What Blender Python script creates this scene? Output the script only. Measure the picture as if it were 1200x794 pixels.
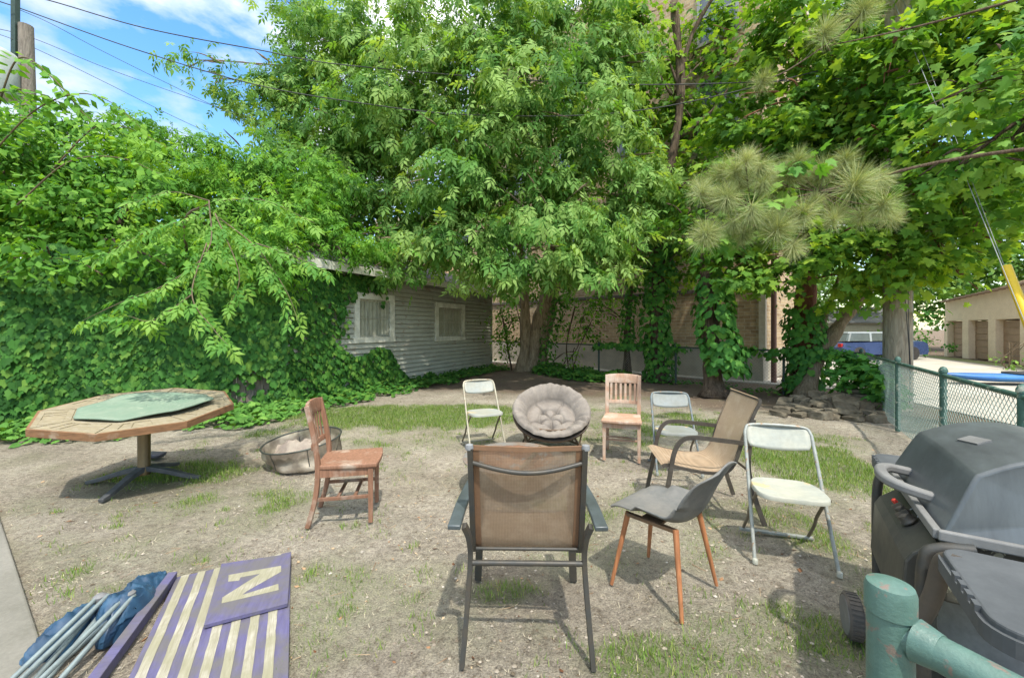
import bpy, bmesh, math, random
import numpy as np
from mathutils import Vector, Matrix, noise as mnoise

for o in list(bpy.data.objects): bpy.data.objects.remove(o)
scn = bpy.context.scene
col = scn.collection
R = math.radians
rnd = random.Random(7)
rng = np.random.default_rng(11)

# ------------------------------------------------------------------ camera
F, CX, HY, HC = 480.0, 600.0, 385.0, 1.5
cam_d = bpy.data.cameras.new("camera"); cam = bpy.data.objects.new("camera", cam_d); col.objects.link(cam)
cam.location = (0, 0, HC); cam.rotation_euler = (R(90), 0, 0)
cam_d.sensor_width = 36; cam_d.lens = 36*F/1200; cam_d.shift_y = (HY-397)/1200
cam_d.clip_start = 0.05; cam_d.clip_end = 2000
scn.camera = cam

# ------------------------------------------------------------------ sky, sun, exposure
SUN_EL, SUN_AZ = 60.0, 161.0          # behind the camera, a little to its right
w = bpy.data.worlds.new("World"); scn.world = w; w.use_nodes = True
nt = w.node_tree; N = nt.nodes; L = nt.links
for n in list(N): N.remove(n)
out = N.new('ShaderNodeOutputWorld'); bg = N.new('ShaderNodeBackground'); bg.inputs['Strength'].default_value = 0.15
sky = N.new('ShaderNodeTexSky'); sky.sky_type = 'NISHITA'; sky.sun_disc = False
sky.sun_elevation = R(SUN_EL); sky.sun_rotation = R(SUN_AZ); sky.air_density = 1.3; sky.dust_density = 0.6; sky.ozone_density = 2.0
tc = N.new('ShaderNodeTexCoord'); mp = N.new('ShaderNodeMapping'); mp.inputs['Scale'].default_value = (1.0, 1.0, 2.2); mp.inputs['Location'].default_value = (1.35, 0.6, 0.1)
cn = N.new('ShaderNodeTexNoise'); cn.inputs['Scale'].default_value = 3.4; cn.inputs['Detail'].default_value = 9; cn.inputs['Roughness'].default_value = 0.56
cr = N.new('ShaderNodeValToRGB'); cr.color_ramp.elements[0].position = 0.45; cr.color_ramp.elements[1].position = 0.62
mx = N.new('ShaderNodeMixRGB'); mx.inputs['Color2'].default_value = (4.6, 4.7, 4.85, 1)
hs = N.new('ShaderNodeHueSaturation'); hs.inputs['Saturation'].default_value = 1.3; hs.inputs['Value'].default_value = 0.85
L.new(tc.outputs['Generated'], mp.inputs['Vector']); L.new(mp.outputs['Vector'], cn.inputs['Vector'])
sz_ = N.new('ShaderNodeSeparateXYZ'); L.new(tc.outputs['Generated'], sz_.inputs[0])          # denser, brighter cloud added high overhead, out of view, to strengthen sky fill
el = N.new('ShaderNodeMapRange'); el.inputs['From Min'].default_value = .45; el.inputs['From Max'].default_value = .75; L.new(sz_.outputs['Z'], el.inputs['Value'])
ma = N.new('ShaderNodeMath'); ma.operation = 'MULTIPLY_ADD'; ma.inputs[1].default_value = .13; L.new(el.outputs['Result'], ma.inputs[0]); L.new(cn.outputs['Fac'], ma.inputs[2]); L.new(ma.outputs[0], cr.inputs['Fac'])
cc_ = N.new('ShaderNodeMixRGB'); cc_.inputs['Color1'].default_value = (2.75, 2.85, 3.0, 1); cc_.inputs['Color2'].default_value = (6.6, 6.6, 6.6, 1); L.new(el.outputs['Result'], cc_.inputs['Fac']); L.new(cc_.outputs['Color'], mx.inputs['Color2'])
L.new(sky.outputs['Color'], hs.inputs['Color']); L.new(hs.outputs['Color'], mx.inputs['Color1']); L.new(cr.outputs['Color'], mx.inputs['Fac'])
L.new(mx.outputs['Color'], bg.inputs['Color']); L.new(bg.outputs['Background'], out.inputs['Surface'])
sd = bpy.data.lights.new("sun", 'SUN'); sd.energy = 2.0; sd.angle = R(1.2); sd.color = (1.0, 0.95, 0.86)
so = bpy.data.objects.new("sun", sd); col.objects.link(so)
sdir = Vector((math.sin(R(SUN_AZ))*math.cos(R(SUN_EL)), math.cos(R(SUN_AZ))*math.cos(R(SUN_EL)), math.sin(R(SUN_EL))))
so.rotation_euler = (-sdir).to_track_quat('-Z', 'Y').to_euler(); so.location = (3, -6, 14)
vs = scn.view_settings; vs.view_transform = 'Standard'; vs.look = 'None'; vs.gamma = 1; vs.use_curve_mapping = False
vs.exposure = 1.42
scn.render.engine = 'CYCLES'
scn.cycles.max_bounces = 8; scn.cycles.diffuse_bounces = 6; scn.cycles.transparent_max_bounces = 12; scn.cycles.transmission_bounces = 4; scn.cycles.glossy_bounces = 2

# ------------------------------------------------------------------ geometry helpers
def S(px, py, Y): return Vector(((px-CX)/F*Y, Y, HC-(py-HY)/F*Y))
def G(px, py, z=0.0):
    Y = F*(HC-z)/(py-HY); return Vector(((px-CX)/F*Y, Y, z))

def link(name, me, m, parent=None, smooth=None, bevel=0):
    o = bpy.data.objects.new(name, me); col.objects.link(o)
    if m is not None: me.materials.append(m)
    if parent is not None: o.parent = parent
    if smooth is not None:
        me.shade_smooth()
        if smooth < 179: me.set_sharp_from_angle(angle=R(smooth))
    if bevel:
        b = o.modifiers.new('bevel', 'BEVEL'); b.width = bevel; b.segments = 2; b.limit_method = 'ANGLE'; b.angle_limit = R(40)
    return o

def tag(o, label=None, cat=None, group=None, kind=None):
    if label: o['label'] = label
    if cat: o['category'] = cat
    if group: o['group'] = group
    if kind: o['kind'] = kind
    return o

def empty(name, loc=(0, 0, 0), rz=0.0, label=None, cat=None, group=None):
    o = bpy.data.objects.new(name, None); col.objects.link(o); o.empty_display_size = 0.1
    o.location = loc; o.rotation_euler = (0, 0, rz)
    return tag(o, label, cat, group)

def copy_tree(o, parent=None):
    c = o.copy(); col.objects.link(c)
    if parent is not None: c.parent = parent
    for ch in list(o.children): copy_tree(ch, c)
    return c

def catmull(pts, n=8):
    pts = [Vector(p) for p in pts]; out = []
    P = [pts[0]*2-pts[1]] + pts + [pts[-1]*2-pts[-2]]
    for i in range(1, len(P)-2):
        a, b, c, d = P[i-1], P[i], P[i+1], P[i+2]
        for k in range(n):
            t = k/n
            out.append(0.5*((2*b)+(c-a)*t+(2*a-5*b+4*c-d)*t*t+(3*b-a-3*c+d)*t**3))
    out.append(pts[-1]); return out

class MB:
    def __init__(s): s.v = []; s.f = []
    def add(s, vs_, fs):
        b = len(s.v); s.v += [tuple(v) for v in vs_]; s.f += [tuple(i+b for i in f) for f in fs]; return s
    def box(s, c, size, rot=None, taper=1.0):
        hx, hy, hz = size[0]/2, size[1]/2, size[2]/2; c = Vector(c); vv = []
        for z, t in ((-hz, 1), (hz, taper)):
            for x, y in ((-hx, -hy), (hx, -hy), (hx, hy), (-hx, hy)):
                p = Vector((x*t, y*t, z)); 
                if rot is not None: p = rot @ p
                vv.append(c+p)
        return s.add(vv, [(3, 2, 1, 0), (4, 5, 6, 7), (0, 1, 5, 4), (1, 2, 6, 5), (2, 3, 7, 6), (3, 0, 4, 7)])
    def sweep(s, pts, sec, up=Vector((0, 0, 1)), caps=True, scales=None, fixed=False, closed=False):
        pts = [Vector(p) for p in pts]; n = len(pts); k = len(sec); vv = []; fr = None
        for i, p in enumerate(pts):
            if closed: t = pts[(i+1) % n]-pts[i-1]
            else: t = (pts[min(i+1, n-1)]-pts[max(i-1, 0)])
            t = t.normalized()
            if fr is None or fixed:
                u = up if abs(t.dot(up)) < 0.97 else Vector((1, 0, 0)) if abs(t.x) < .9 else Vector((0, 1, 0))
                a = t.cross(u).normalized()
            else:
                a = (fr-t*fr.dot(t)).normalized()
            fr = a; b = a.cross(t).normalized(); sc = scales[i] if scales else 1.0
            for q in sec: vv.append(p+a*q[0]*sc+b*q[1]*sc)
        ff = []
        for i in range(n if closed else n-1):
            j0, j1 = i*k, ((i+1) % n)*k
            for j in range(k): ff.append((j0+j, j0+(j+1) % k, j1+(j+1) % k, j1+j))
        if caps and not closed: ff.append(tuple(range(k-1, -1, -1))); ff.append(tuple((n-1)*k+j for j in range(k)))
        return s.add(vv, ff)
    def tube(s, pts, r, seg=8, scales=None, closed=False, rr=None):
        sec = [(math.cos(2*math.pi*i/seg)*r, math.sin(2*math.pi*i/seg)*r) for i in range(seg)]
        if rr is not None: scales = [q/r for q in rr]
        return s.sweep(pts, sec, scales=scales, closed=closed)
    def bar(s, pts, w_, h_, up=Vector((0, 0, 1)), scales=None, fixed=True):
        return s.sweep(pts, [(-w_/2, -h_/2), (w_/2, -h_/2), (w_/2, h_/2), (-w_/2, h_/2)], up=up, fixed=fixed, scales=scales)
    def lathe(s, prof, seg=24, c=(0, 0, 0), caps=True):
        c = Vector(c); vv = []; ff = []; k = len(prof)
        for i in range(seg):
            a = 2*math.pi*i/seg
            for r, z in prof: vv.append(c+Vector((r*math.cos(a), r*math.sin(a), z)))
        for i in range(seg):
            for j in range(k-1):
                a, b = i*k+j, ((i+1) % seg)*k+j
                ff.append((a, b, b+1, a+1))
        if caps:
            ff.append(tuple(i*k for i in range(seg-1, -1, -1))); ff.append(tuple(i*k+k-1 for i in range(seg)))
        return s.add(vv, ff)
    def prism(s, poly, z0, z1, mat=None):
        n = len(poly); vv = [Vector((p[0], p[1], z0)) for p in poly]+[Vector((p[0], p[1], z1)) for p in poly]
        if mat is not None: vv = [mat @ v for v in vv]
        ff = [tuple(range(n-1, -1, -1)), tuple(range(n, 2*n))]+[(i, (i+1) % n, n+(i+1) % n, n+i) for i in range(n)]
        return s.add(vv, ff)
    def grid(s, nu, nv, fn, closed_u=False):
        vv = []; ff = []
        for j in range(nv):
            for i in range(nu): vv.append(fn(i/(nu if closed_u else nu-1), j/(nv-1)))
        for j in range(nv-1):
            for i in range(nu if closed_u else nu-1):
                a = j*nu+i; b = j*nu+(i+1) % nu
                ff.append((a, b, b+nu, a+nu))
        return s.add(vv, ff)
    def build(s, name, m, parent=None, smooth=None, bevel=0, fix=True):
        me = bpy.data.meshes.new(name); me.from_pydata(s.v, [], s.f); me.update()
        if fix:
            bm = bmesh.new(); bm.from_mesh(me); bmesh.ops.recalc_face_normals(bm, faces=bm.faces); bm.to_mesh(me); bm.free()
        return link(name, me, m, parent, smooth, bevel)

def rounded(hw, hh, r, n=5, cx=0, cy=0):
    p = []
    for sx, sy, a0 in ((1, 1, 0), (-1, 1, 90), (-1, -1, 180), (1, -1, 270)):
        for k in range(n+1):
            a = R(a0+90*k/n); p.append((cx+sx*(hw-r)+r*math.cos(a), cy+sy*(hh-r)+r*math.sin(a)))
    return p

# ---- numpy scatter: one mesh out of many leaves
def np_mesh(name, V, faces_idx, starts, tone=None):
    me = bpy.data.meshes.new(name)
    me.vertices.add(len(V)); me.vertices.foreach_set('co', V.astype(np.float32).ravel())
    me.loops.add(len(faces_idx)); me.loops.foreach_set('vertex_index', faces_idx.astype(np.int32))
    me.polygons.add(len(starts)); me.polygons.foreach_set('loop_start', starts.astype(np.int32))
    me.update(calc_edges=True)
    if tone is not None:
        at = me.attributes.new('tone', 'FLOAT', 'POINT'); at.data.foreach_set('value', tone.astype(np.float32))
    return me

def norm(a): return a/np.maximum(np.linalg.norm(a, axis=-1, keepdims=True), 1e-9)

def scatter(tmpl, pos, fwd, nrm, scale, tone):
    """tmpl=(verts (nv,3) in frame x=side y=forward z=normal, faces). returns V, idx, starts, tone"""
    tv, tf = tmpl; nv = len(tv)
    f = norm(fwd); s_ = norm(np.cross(f, nrm)); n_ = np.cross(s_, f)
    M = np.stack([s_, f, n_], axis=2)                      # N,3,3
    V = np.einsum('nij,vj->nvi', M, tv)*scale[:, None, None]+pos[:, None, :]
    flat = np.concatenate([np.array(q) for q in tf]); lens = np.array([len(q) for q in tf])
    st = np.concatenate([[0], np.cumsum(lens)[:-1]])
    n = len(pos)
    idx = (flat[None, :]+(np.arange(n)*nv)[:, None]).ravel()
    starts = (st[None, :]+(np.arange(n)*len(flat))[:, None]).ravel()
    T = np.repeat(tone, nv)
    return V.reshape(-1, 3), idx, starts, T

def combine(chunks):
    Vs, Is, Ss, Ts = [], [], [], []; vo = lo = 0
    for V, i, s_, t in chunks:
        Vs.append(V); Is.append(i+vo); Ss.append(s_+lo); Ts.append(t); vo += len(V); lo += len(i)
    return np.concatenate(Vs), np.concatenate(Is), np.concatenate(Ss), np.concatenate(Ts)

def leaflet(base, ang, ln, wd, droop=0.25, fold=0.25):
    c, s_ = math.cos(ang), math.sin(ang)
    def T(x, y, z): return (base[0]+x*c+y*s_, base[1]-x*s_+y*c, base[2]+z)
    v = [T(0, 0, 0), T(-wd/2, ln*.42, -fold*wd), T(0, ln, -droop*ln), T(wd/2, ln*.42, -fold*wd), T(0, ln*.45, -droop*ln*.2)]
    return v, [(0, 4, 1), (1, 4, 2), (0, 3, 4), (3, 2, 4)]
def compound(spec, stem=True):
    vv, ff = [], []
    for base, ang, ln, wd, dr in spec:
        v, f = leaflet(base, R(ang), ln, wd, dr); b = len(vv); vv += v; ff += [tuple(i+b for i in q) for q in f]
    if stem:
        b = len(vv); vv += [(-.003, 0, 0), (.003, 0, 0), (0, spec[-1][0][1], spec[-1][0][2])]; ff.append((b, b+1, b+2))
    return np.array(vv), ff
T_ELDER = compound([((0, .05, 0), -62, .10, .042, .35), ((0, .05, 0), 62, .10, .042, .35), ((0, .10, -.01), -50, .11, .045, .4),
                    ((0, .10, -.01), 50, .11, .045, .4), ((0, .13, -.02), 4, .12, .052, .45)])
T_PINNATE = compound([s_ for k in range(6) for s_ in (((0, .04+.05*k, -.01*k*k*.4), -66+k*3, .09, .03, .25), ((0, .055+.05*k, -.01*k*k*.4), 66-k*3, .09, .03, .25))]
                     + [((0, .33, -.11), 5, .10, .034, .4)])
T_SIMPLE = compound([((0, 0, 0), 0, .10, .062, .25)], stem=False)
def lobed(pts, fold=.12, droop=.18):
    half = pts; vv = [(0, 0, 0)]; n = len(half)
    ty = half[-1][1]
    mids = [(0, y, -droop*y*y/ty) for y in (ty*.35, ty*.7, ty)]
    vv += mids; ff = []
    for sgn in (-1, 1):
        b = len(vv)
        for x, y in half[:-1]: vv.append((sgn*x, y, -fold*x*1.6-droop*y*abs(y)/ty))
        loop = [0]+[b+i for i in range(n-1)]+[3, 2, 1]
        ff.append(tuple(loop if sgn > 0 else loop[::-1]))
    return np.array(vv), ff
T_MAPLE = lobed([(.012, -.012), (.045, -.02), (.075, .012), (.052, .035), (.088, .075), (.055, .075), (.030, .07), (.026, .10), (0, .135)])
T_IVY = lobed([(.025, -.022), (.052, -.005), (.060, .03), (.045, .045), (.046, .068), (.022, .072), (0, .105)], fold=.18, droop=.3)
T_GRAPE = lobed([(.03, -.02), (.065, .0), (.075, .045), (.06, .07), (.03, .10), (0, .13)], fold=.2, droop=.3)

def crown_chunks(blobs, tmpl, lscale=1.0, dens=230, clump=0.45, seed=1, droop=.55, yscale=1.0, inner=.35, bright=0.0):
    """blobs: (px, py, Y, rx_px, rz_px, ry_m[, dens factor]) as clumped foliage masses at their own distance"""
    g = np.random.default_rng(seed); P, D, T = [], [], []
    for b in blobs:
        px, py, Y, rx, rz, ry = b[:6]; df = b[6] if len(b) > 6 else 1.0
        c = np.array(S(px, py, Y)); rad = np.array([rx/F*Y, ry, rz/F*Y])
        area = math.pi*rad[0]*rad[2]; nl = int(area*dens*df)+4
        ncl = max(4, int(nl/38))
        # clump centres: mostly on the shell
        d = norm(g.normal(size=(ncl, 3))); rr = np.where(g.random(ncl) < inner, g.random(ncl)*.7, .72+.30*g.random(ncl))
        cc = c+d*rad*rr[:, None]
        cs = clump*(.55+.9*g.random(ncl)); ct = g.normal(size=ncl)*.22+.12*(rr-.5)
        k = g.integers(0, ncl, nl)
        loc = g.normal(size=(nl, 3))*np.array([.55, .55, .34]); rl = np.linalg.norm(loc, axis=1)
        p = cc[k]+loc*cs[k][:, None]
        out_ = norm(norm(p-c)*.7+norm(loc)*.6)
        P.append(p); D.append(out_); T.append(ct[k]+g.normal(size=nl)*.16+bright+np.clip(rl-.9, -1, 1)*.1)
    P = np.concatenate(P); D = np.concatenate(D); T = np.concatenate(T); n = len(P)
    h = D.copy(); h[:, 2] *= .3
    fwd = norm(h*.8+np.array([0, 0, -1])*(droop*(.4+1.1*g.random(n)))[:, None]+g.normal(size=(n, 3))*.45)
    nr = norm(D*.75+np.array([0, 0, .8])+g.normal(size=(n, 3))*.4)
    sc = lscale*(.5+.85*g.random(n))
    return scatter(tmpl, P, fwd, nr, sc, np.clip(.5+T, 0, 1))

# ------------------------------------------------------------------ materials
MC = {}
def ramp(nd, els):
    r_ = nd.color_ramp
    while len(r_.elements) > 1: r_.elements.remove(r_.elements[0])
    r_.elements[0].position = els[0][0]; r_.elements[0].color = (*els[0][1], 1)
    for p, c in els[1:]:
        e = r_.elements.new(p); e.color = (*c, 1)
def newmat(name):
    m = bpy.data.materials.new(name); m.use_nodes = True; t = m.node_tree
    return m, t, t.nodes, t.links, t.nodes['Principled BSDF']
def coords(n, l, kind='Object', scale=(1, 1, 1), loc=(0, 0, 0)):
    tc_ = n.new('ShaderNodeTexCoord'); mp_ = n.new('ShaderNodeMapping'); mp_.inputs['Scale'].default_value = scale; mp_.inputs['Location'].default_value = loc
    l.new(tc_.outputs[kind], mp_.inputs['Vector']); return mp_.outputs['Vector']
def noise_(n, l, vec, scale, detail=6, rough=.6, dist=0):
    x = n.new('ShaderNodeTexNoise'); x.inputs['Scale'].default_value = scale; x.inputs['Detail'].default_value = detail
    x.inputs['Roughness'].default_value = rough; x.inputs['Distortion'].default_value = dist
    if vec is not None: l.new(vec, x.inputs['Vector'])
    return x.outputs['Fac']
def mixc(n, l, fac, a, b, mode='MIX'):
    x = n.new('ShaderNodeMixRGB'); x.blend_type = mode
    for k, v in (('Fac', fac), ('Color1', a), ('Color2', b)):
        if isinstance(v, (int, float)): x.inputs[k].default_value = v
        elif isinstance(v, tuple): x.inputs[k].default_value = (*v, 1)
        else: l.new(v, x.inputs[k])
    return x.outputs['Color']
def rampn(n, l, fac, els):
    x = n.new('ShaderNodeValToRGB'); ramp(x, els); l.new(fac, x.inputs['Fac']); return x.outputs['Color']
def bump(n, l, b, h, strength=.4, dist=.01, prev=None):
    x = n.new('ShaderNodeBump'); x.inputs['Strength'].default_value = strength; x.inputs['Distance'].default_value = dist
    l.new(h, x.inputs['Height'])
    if prev is not None: l.new(prev, x.inputs['Normal'])
    l.new(x.outputs['Normal'], b.inputs['Normal']); return x.outputs['Normal']

def worn(name, base, dirt, rough=.6, metal=0.0, scale=9, amt=.5, worn_c=None, worn_amt=.0, bmp=.15, stretch=(1, 1, 1), spec=.4):
    """painted / metal / plastic surface with dirt mottling and chips"""
    if name in MC: return MC[name]
    m, t, n, l, b = newmat(name)
    v = coords(n, l, 'Object', stretch)
    f = noise_(n, l, v, scale, 8, .65)
    fr = rampn(n, l, f, [(.5-amt*.28, (0, 0, 0)), (.5+.22, (1, 1, 1))])
    c = mixc(n, l, fr, dirt, base)
    f2 = noise_(n, l, v, scale*6, 5, .7)
    c = mixc(n, l, .25, c, rampn(n, l, f2, [(.3, (.35, .35, .35)), (.7, (1, 1, 1))]), 'MULTIPLY')
    if worn_c:
        f3 = noise_(n, l, v, scale*1.7, 7, .6, .4)
        c = mixc(n, l, rampn(n, l, f3, [(.62-worn_amt*.25, (0, 0, 0)), (.66-worn_amt*.25, (1, 1, 1))]), c, worn_c)
    l.new(c, b.inputs['Base Color']); b.inputs['Metallic'].default_value = metal
    b.inputs['Specular IOR Level'].default_value = spec
    rr = n.new('ShaderNodeMapRange'); rr.inputs['To Min'].default_value = max(rough-.15, .05); rr.inputs['To Max'].default_value = min(rough+.2, 1)
    l.new(f, rr.inputs['Value']); l.new(rr.outputs['Result'], b.inputs['Roughness'])
    bump(n, l, b, f2, bmp, .004)
    MC[name] = m; return m

def wood(name, base, dark, pale=None, grain=(14, 14, 1.2), pale_amt=.3, rough=.65, scale=4):
    if name in MC: return MC[name]
    m, t, n, l, b = newmat(name)
    v = coords(n, l, 'Object', grain)
    f = noise_(n, l, v, scale, 8, .62, .6)
    c = rampn(n, l, f, [(.25, dark), (.6, base), (.85, tuple(min(1, x*1.25) for x in base))])
    if pale:
        v2 = coords(n, l, 'Object', (1, 1, 1)); f2 = noise_(n, l, v2, 6, 6, .6)
        c = mixc(n, l, rampn(n, l, f2, [(.62-pale_amt*.4, (0, 0, 0)), (.78-pale_amt*.3, (.75, .75, .75))]), c, pale)
    l.new(c, b.inputs['Base Color']); b.inputs['Roughness'].default_value = rough; b.inputs['Specular IOR Level'].default_value = .3
    bump(n, l, b, f, .3, .003)
    MC[name] = m; return m

def leafmat(name, dark, mid, light, trans=.38, rough=.6, spec=.16, tr_gain=1.5):
    if name in MC: return MC[name]
    m, t, n, l, b = newmat(name)
    at = n.new('ShaderNodeAttribute'); at.attribute_name = 'tone'
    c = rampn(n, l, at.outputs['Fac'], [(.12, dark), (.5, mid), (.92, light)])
    l.new(c, b.inputs['Base Color']); b.inputs['Roughness'].default_value = rough; b.inputs['Specular IOR Level'].default_value = spec
    tr = n.new('ShaderNodeBsdfTranslucent')
    c2 = mixc(n, l, 1.0, c, (tr_gain*1.1, tr_gain, .45), 'MULTIPLY'); l.new(c2, tr.inputs['Color'])
    ms = n.new('ShaderNodeMixShader'); ms.inputs['Fac'].default_value = trans
    l.new(b.outputs['BSDF'], ms.inputs[1]); l.new(tr.outputs['BSDF'], ms.inputs[2]); l.new(ms.outputs['Shader'], n['Material Output'].inputs['Surface'])
    MC[name] = m; return m

def barkmat(name, a, b_, c_, moss=None):
    if name in MC: return MC[name]
    m, t, n, l, b = newmat(name)
    v = coords(n, l, 'Object', (6, 6, 1.0))
    f = noise_(n, l, v, 2.6, 9, .7, 1.2)
    c = rampn(n, l, f, [(.3, a), (.5, b_), (.72, c_)])
    if moss:
        f2 = noise_(n, l, coords(n, l, 'Object'), 2.0, 5, .6)
        c = mixc(n, l, rampn(n, l, f2, [(.5, (0, 0, 0)), (.65, (.7, .7, .7))]), c, moss)
    l.new(c, b.inputs['Base Color']); b.inputs['Roughness'].default_value = .95; b.inputs['Specular IOR Level'].default_value = .1
    bump(n, l, b, f, .9, .04); MC[name] = m; return m

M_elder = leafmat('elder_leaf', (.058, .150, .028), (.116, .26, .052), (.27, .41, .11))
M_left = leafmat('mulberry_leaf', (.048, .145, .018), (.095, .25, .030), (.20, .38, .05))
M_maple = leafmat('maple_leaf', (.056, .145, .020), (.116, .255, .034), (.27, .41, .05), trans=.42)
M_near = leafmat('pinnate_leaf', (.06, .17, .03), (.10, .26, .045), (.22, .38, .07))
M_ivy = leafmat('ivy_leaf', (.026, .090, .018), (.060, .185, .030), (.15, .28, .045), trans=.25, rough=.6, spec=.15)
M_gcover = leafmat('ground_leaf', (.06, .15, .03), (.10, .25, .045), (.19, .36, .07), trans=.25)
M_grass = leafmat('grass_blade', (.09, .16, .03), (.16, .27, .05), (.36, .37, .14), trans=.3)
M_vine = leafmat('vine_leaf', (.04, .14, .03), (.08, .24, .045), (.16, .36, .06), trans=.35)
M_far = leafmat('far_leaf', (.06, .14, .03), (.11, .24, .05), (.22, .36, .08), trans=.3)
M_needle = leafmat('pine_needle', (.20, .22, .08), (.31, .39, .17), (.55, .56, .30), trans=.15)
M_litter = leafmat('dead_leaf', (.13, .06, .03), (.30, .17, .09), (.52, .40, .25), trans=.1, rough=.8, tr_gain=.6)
M_bark = barkmat('elder_bark', (.07, .055, .035), (.22, .17, .11), (.36, .29, .20))
M_bark2 = barkmat('dark_bark', (.035, .026, .018), (.11, .08, .055), (.21, .16, .11))
M_barkred = barkmat('red_bark', (.09, .035, .02), (.22, .10, .06), (.30, .17, .11))
M_twig = worn('twig', (.20, .14, .08), (.10, .08, .05), .9)

# ------------------------------------------------------------------ ground
GR = [(-3.5, 4.25, .8, .55, .75), (-3.9, 3.6, .5, .3, .4), (-1.7, 7.1, 2.3, 1.1, 1.05), (-3.2, 6.0, 1.0, .5, .5), (-2.6, 3.6, 1.2, .6, .42), (.9, 3.2, 1.2, .7, .4), (-.9, 2.3, .8, .5, .38), (1.3, 2.0, .6, .3, .5), (.8, 7.6, 1.4, .9, .45), (2.6, 6.6, 1.6, 1.1, .6), (3.35, 4.75, .75, 1.2, 1.0), (4.0, 5.6, .8, .7, .5), (.62, 1.88, .36, .17, 1.0),
      (-.05, 2.35, .22, .15, .7), (-2.35, 2.55, .45, .35, .45), (2.6, 2.2, .8, .6, .6), (-1.2, 5.6, 1.4, .7, .35), (.2, 5.2, 1.0, .6, .3), (2.15, 3.1, .3, .6, .6),
      (-3.3, 4.3, .9, .5, .35), (.25, 2.05, .25, .12, .4), (-2.9, 3.0, .5, .5, .3), (1.5, 5.6, .8, .5, .4), (2.6, 3.7, .5, .4, .4), (1.9, 8.8, 1.6, .5, .3)]
def fbm2(X, Y, f, seed):
    g = np.random.default_rng(seed); Z = np.zeros_like(X)
    for k in range(9):
        a = g.random()*6.28; ff = f*(.6+1.3*g.random()); Z += np.sin((X*math.cos(a)+Y*math.sin(a))*ff+g.random()*6.28)*np.cos((X*math.sin(a)-Y*math.cos(a))*ff*.8+g.random()*6.28)
    return Z/3
def grassmask(X, Y):
    m_ = np.zeros_like(X)
    for x, y, rx, ry, s_ in GR:
        d = ((X-x)/rx)**2+((Y-y)/ry)**2; m_ = np.maximum(m_, s_*np.clip(1.35-d, 0, 1))
    m_ += .22*fbm2(X, Y, 4.5, 3)+.16*fbm2(X, Y, 11, 5)
    return np.clip(m_, 0, 1)
def soilmask(X, Y):   # dark bare soil under the trees; darker patches below table and nearest chair
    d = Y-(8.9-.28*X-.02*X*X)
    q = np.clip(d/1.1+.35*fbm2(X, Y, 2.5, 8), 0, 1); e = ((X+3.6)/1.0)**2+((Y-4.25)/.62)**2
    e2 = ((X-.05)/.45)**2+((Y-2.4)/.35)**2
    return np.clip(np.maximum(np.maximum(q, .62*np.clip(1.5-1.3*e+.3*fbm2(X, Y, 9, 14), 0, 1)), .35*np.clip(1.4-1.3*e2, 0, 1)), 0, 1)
def gz(X, Y):
    z = .010*fbm2(X, Y, 5, 21)+.006*fbm2(X, Y, 17, 22)+.004*fbm2(X, Y, 40, 23)
    near = np.clip(1-(np.hypot(X, Y-6)-10)/8, 0, 1)
    mound = .22*np.exp(-(((X-.6)/1.4)**2+((Y-12.9)/1.2)**2))
    return (z+mound)*near-.012
xs = np.concatenate([[-600, -250, -120, -60, -35, -22, -15], np.arange(-11, 11.01, .085), [13, 15, 18, 22, 28, 38, 60, 120, 250, 600]])
ys = np.concatenate([[-600, -200, -60, -20, -8, -3, -1], np.arange(0, 8, .065), np.arange(8, 18, .13), [19, 21, 24, 28, 34, 42, 60, 110, 250, 900]])
XX, YY = np.meshgrid(xs, ys); ZZ = gz(XX, YY)
nx, ny = len(xs), len(ys)
V = np.stack([XX.ravel(), YY.ravel(), ZZ.ravel()], 1)
ii, jj = np.meshgrid(np.arange(nx-1), np.arange(ny-1)); a = (jj*nx+ii).ravel()
idx = np.stack([a, a+1, a+1+nx, a+nx], 1).ravel()
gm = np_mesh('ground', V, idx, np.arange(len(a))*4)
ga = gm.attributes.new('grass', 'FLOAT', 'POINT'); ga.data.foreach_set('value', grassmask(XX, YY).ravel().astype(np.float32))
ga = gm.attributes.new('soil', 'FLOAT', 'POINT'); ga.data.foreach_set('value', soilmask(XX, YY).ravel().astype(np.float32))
m, t, n, l, b = newmat('sandy_dirt')
v = coords(n, l, 'Object')
f1 = noise_(n, l, v, 1.1, 8, .62); f2 = noise_(n, l, v, 22, 9, .72); f3 = noise_(n, l, v, 110, 5, .7)
c = rampn(n, l, f1, [(.30, (.285, .25, .20)), (.5, (.395, .355, .29)), (.70, (.49, .45, .37))])
c = mixc(n, l, .85, c, rampn(n, l, f2, [(.34, (.52, .48, .43)), (.5, (.95, .94, .92)), (.66, (1.3, 1.26, 1.18))]), 'MULTIPLY')
c = mixc(n, l, .75, c, rampn(n, l, f3, [(.34, (.38, .35, .33)), (.5, (.95, .95, .95)), (.66, (1.45, 1.42, 1.32))]), 'MULTIPLY')
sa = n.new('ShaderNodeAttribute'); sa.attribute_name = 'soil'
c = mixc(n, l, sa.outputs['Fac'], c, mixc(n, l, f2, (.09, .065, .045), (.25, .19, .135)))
gaN = n.new('ShaderNodeAttribute'); gaN.attribute_name = 'grass'
fm = n.new('ShaderNodeMath'); fm.operation = 'MULTIPLY'; l.new(gaN.outputs['Fac'], fm.inputs[0]); l.new(rampn(n, l, f2, [(.35, (.2, .2, .2)), (.6, (.85, .85, .85))]), fm.inputs[1])
c = mixc(n, l, fm.outputs[0], c, (.15, .19, .07))
vo = n.new('ShaderNodeTexVoronoi'); vo.inputs['Scale'].default_value = 34; l.new(v, vo.inputs['Vector'])
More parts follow.
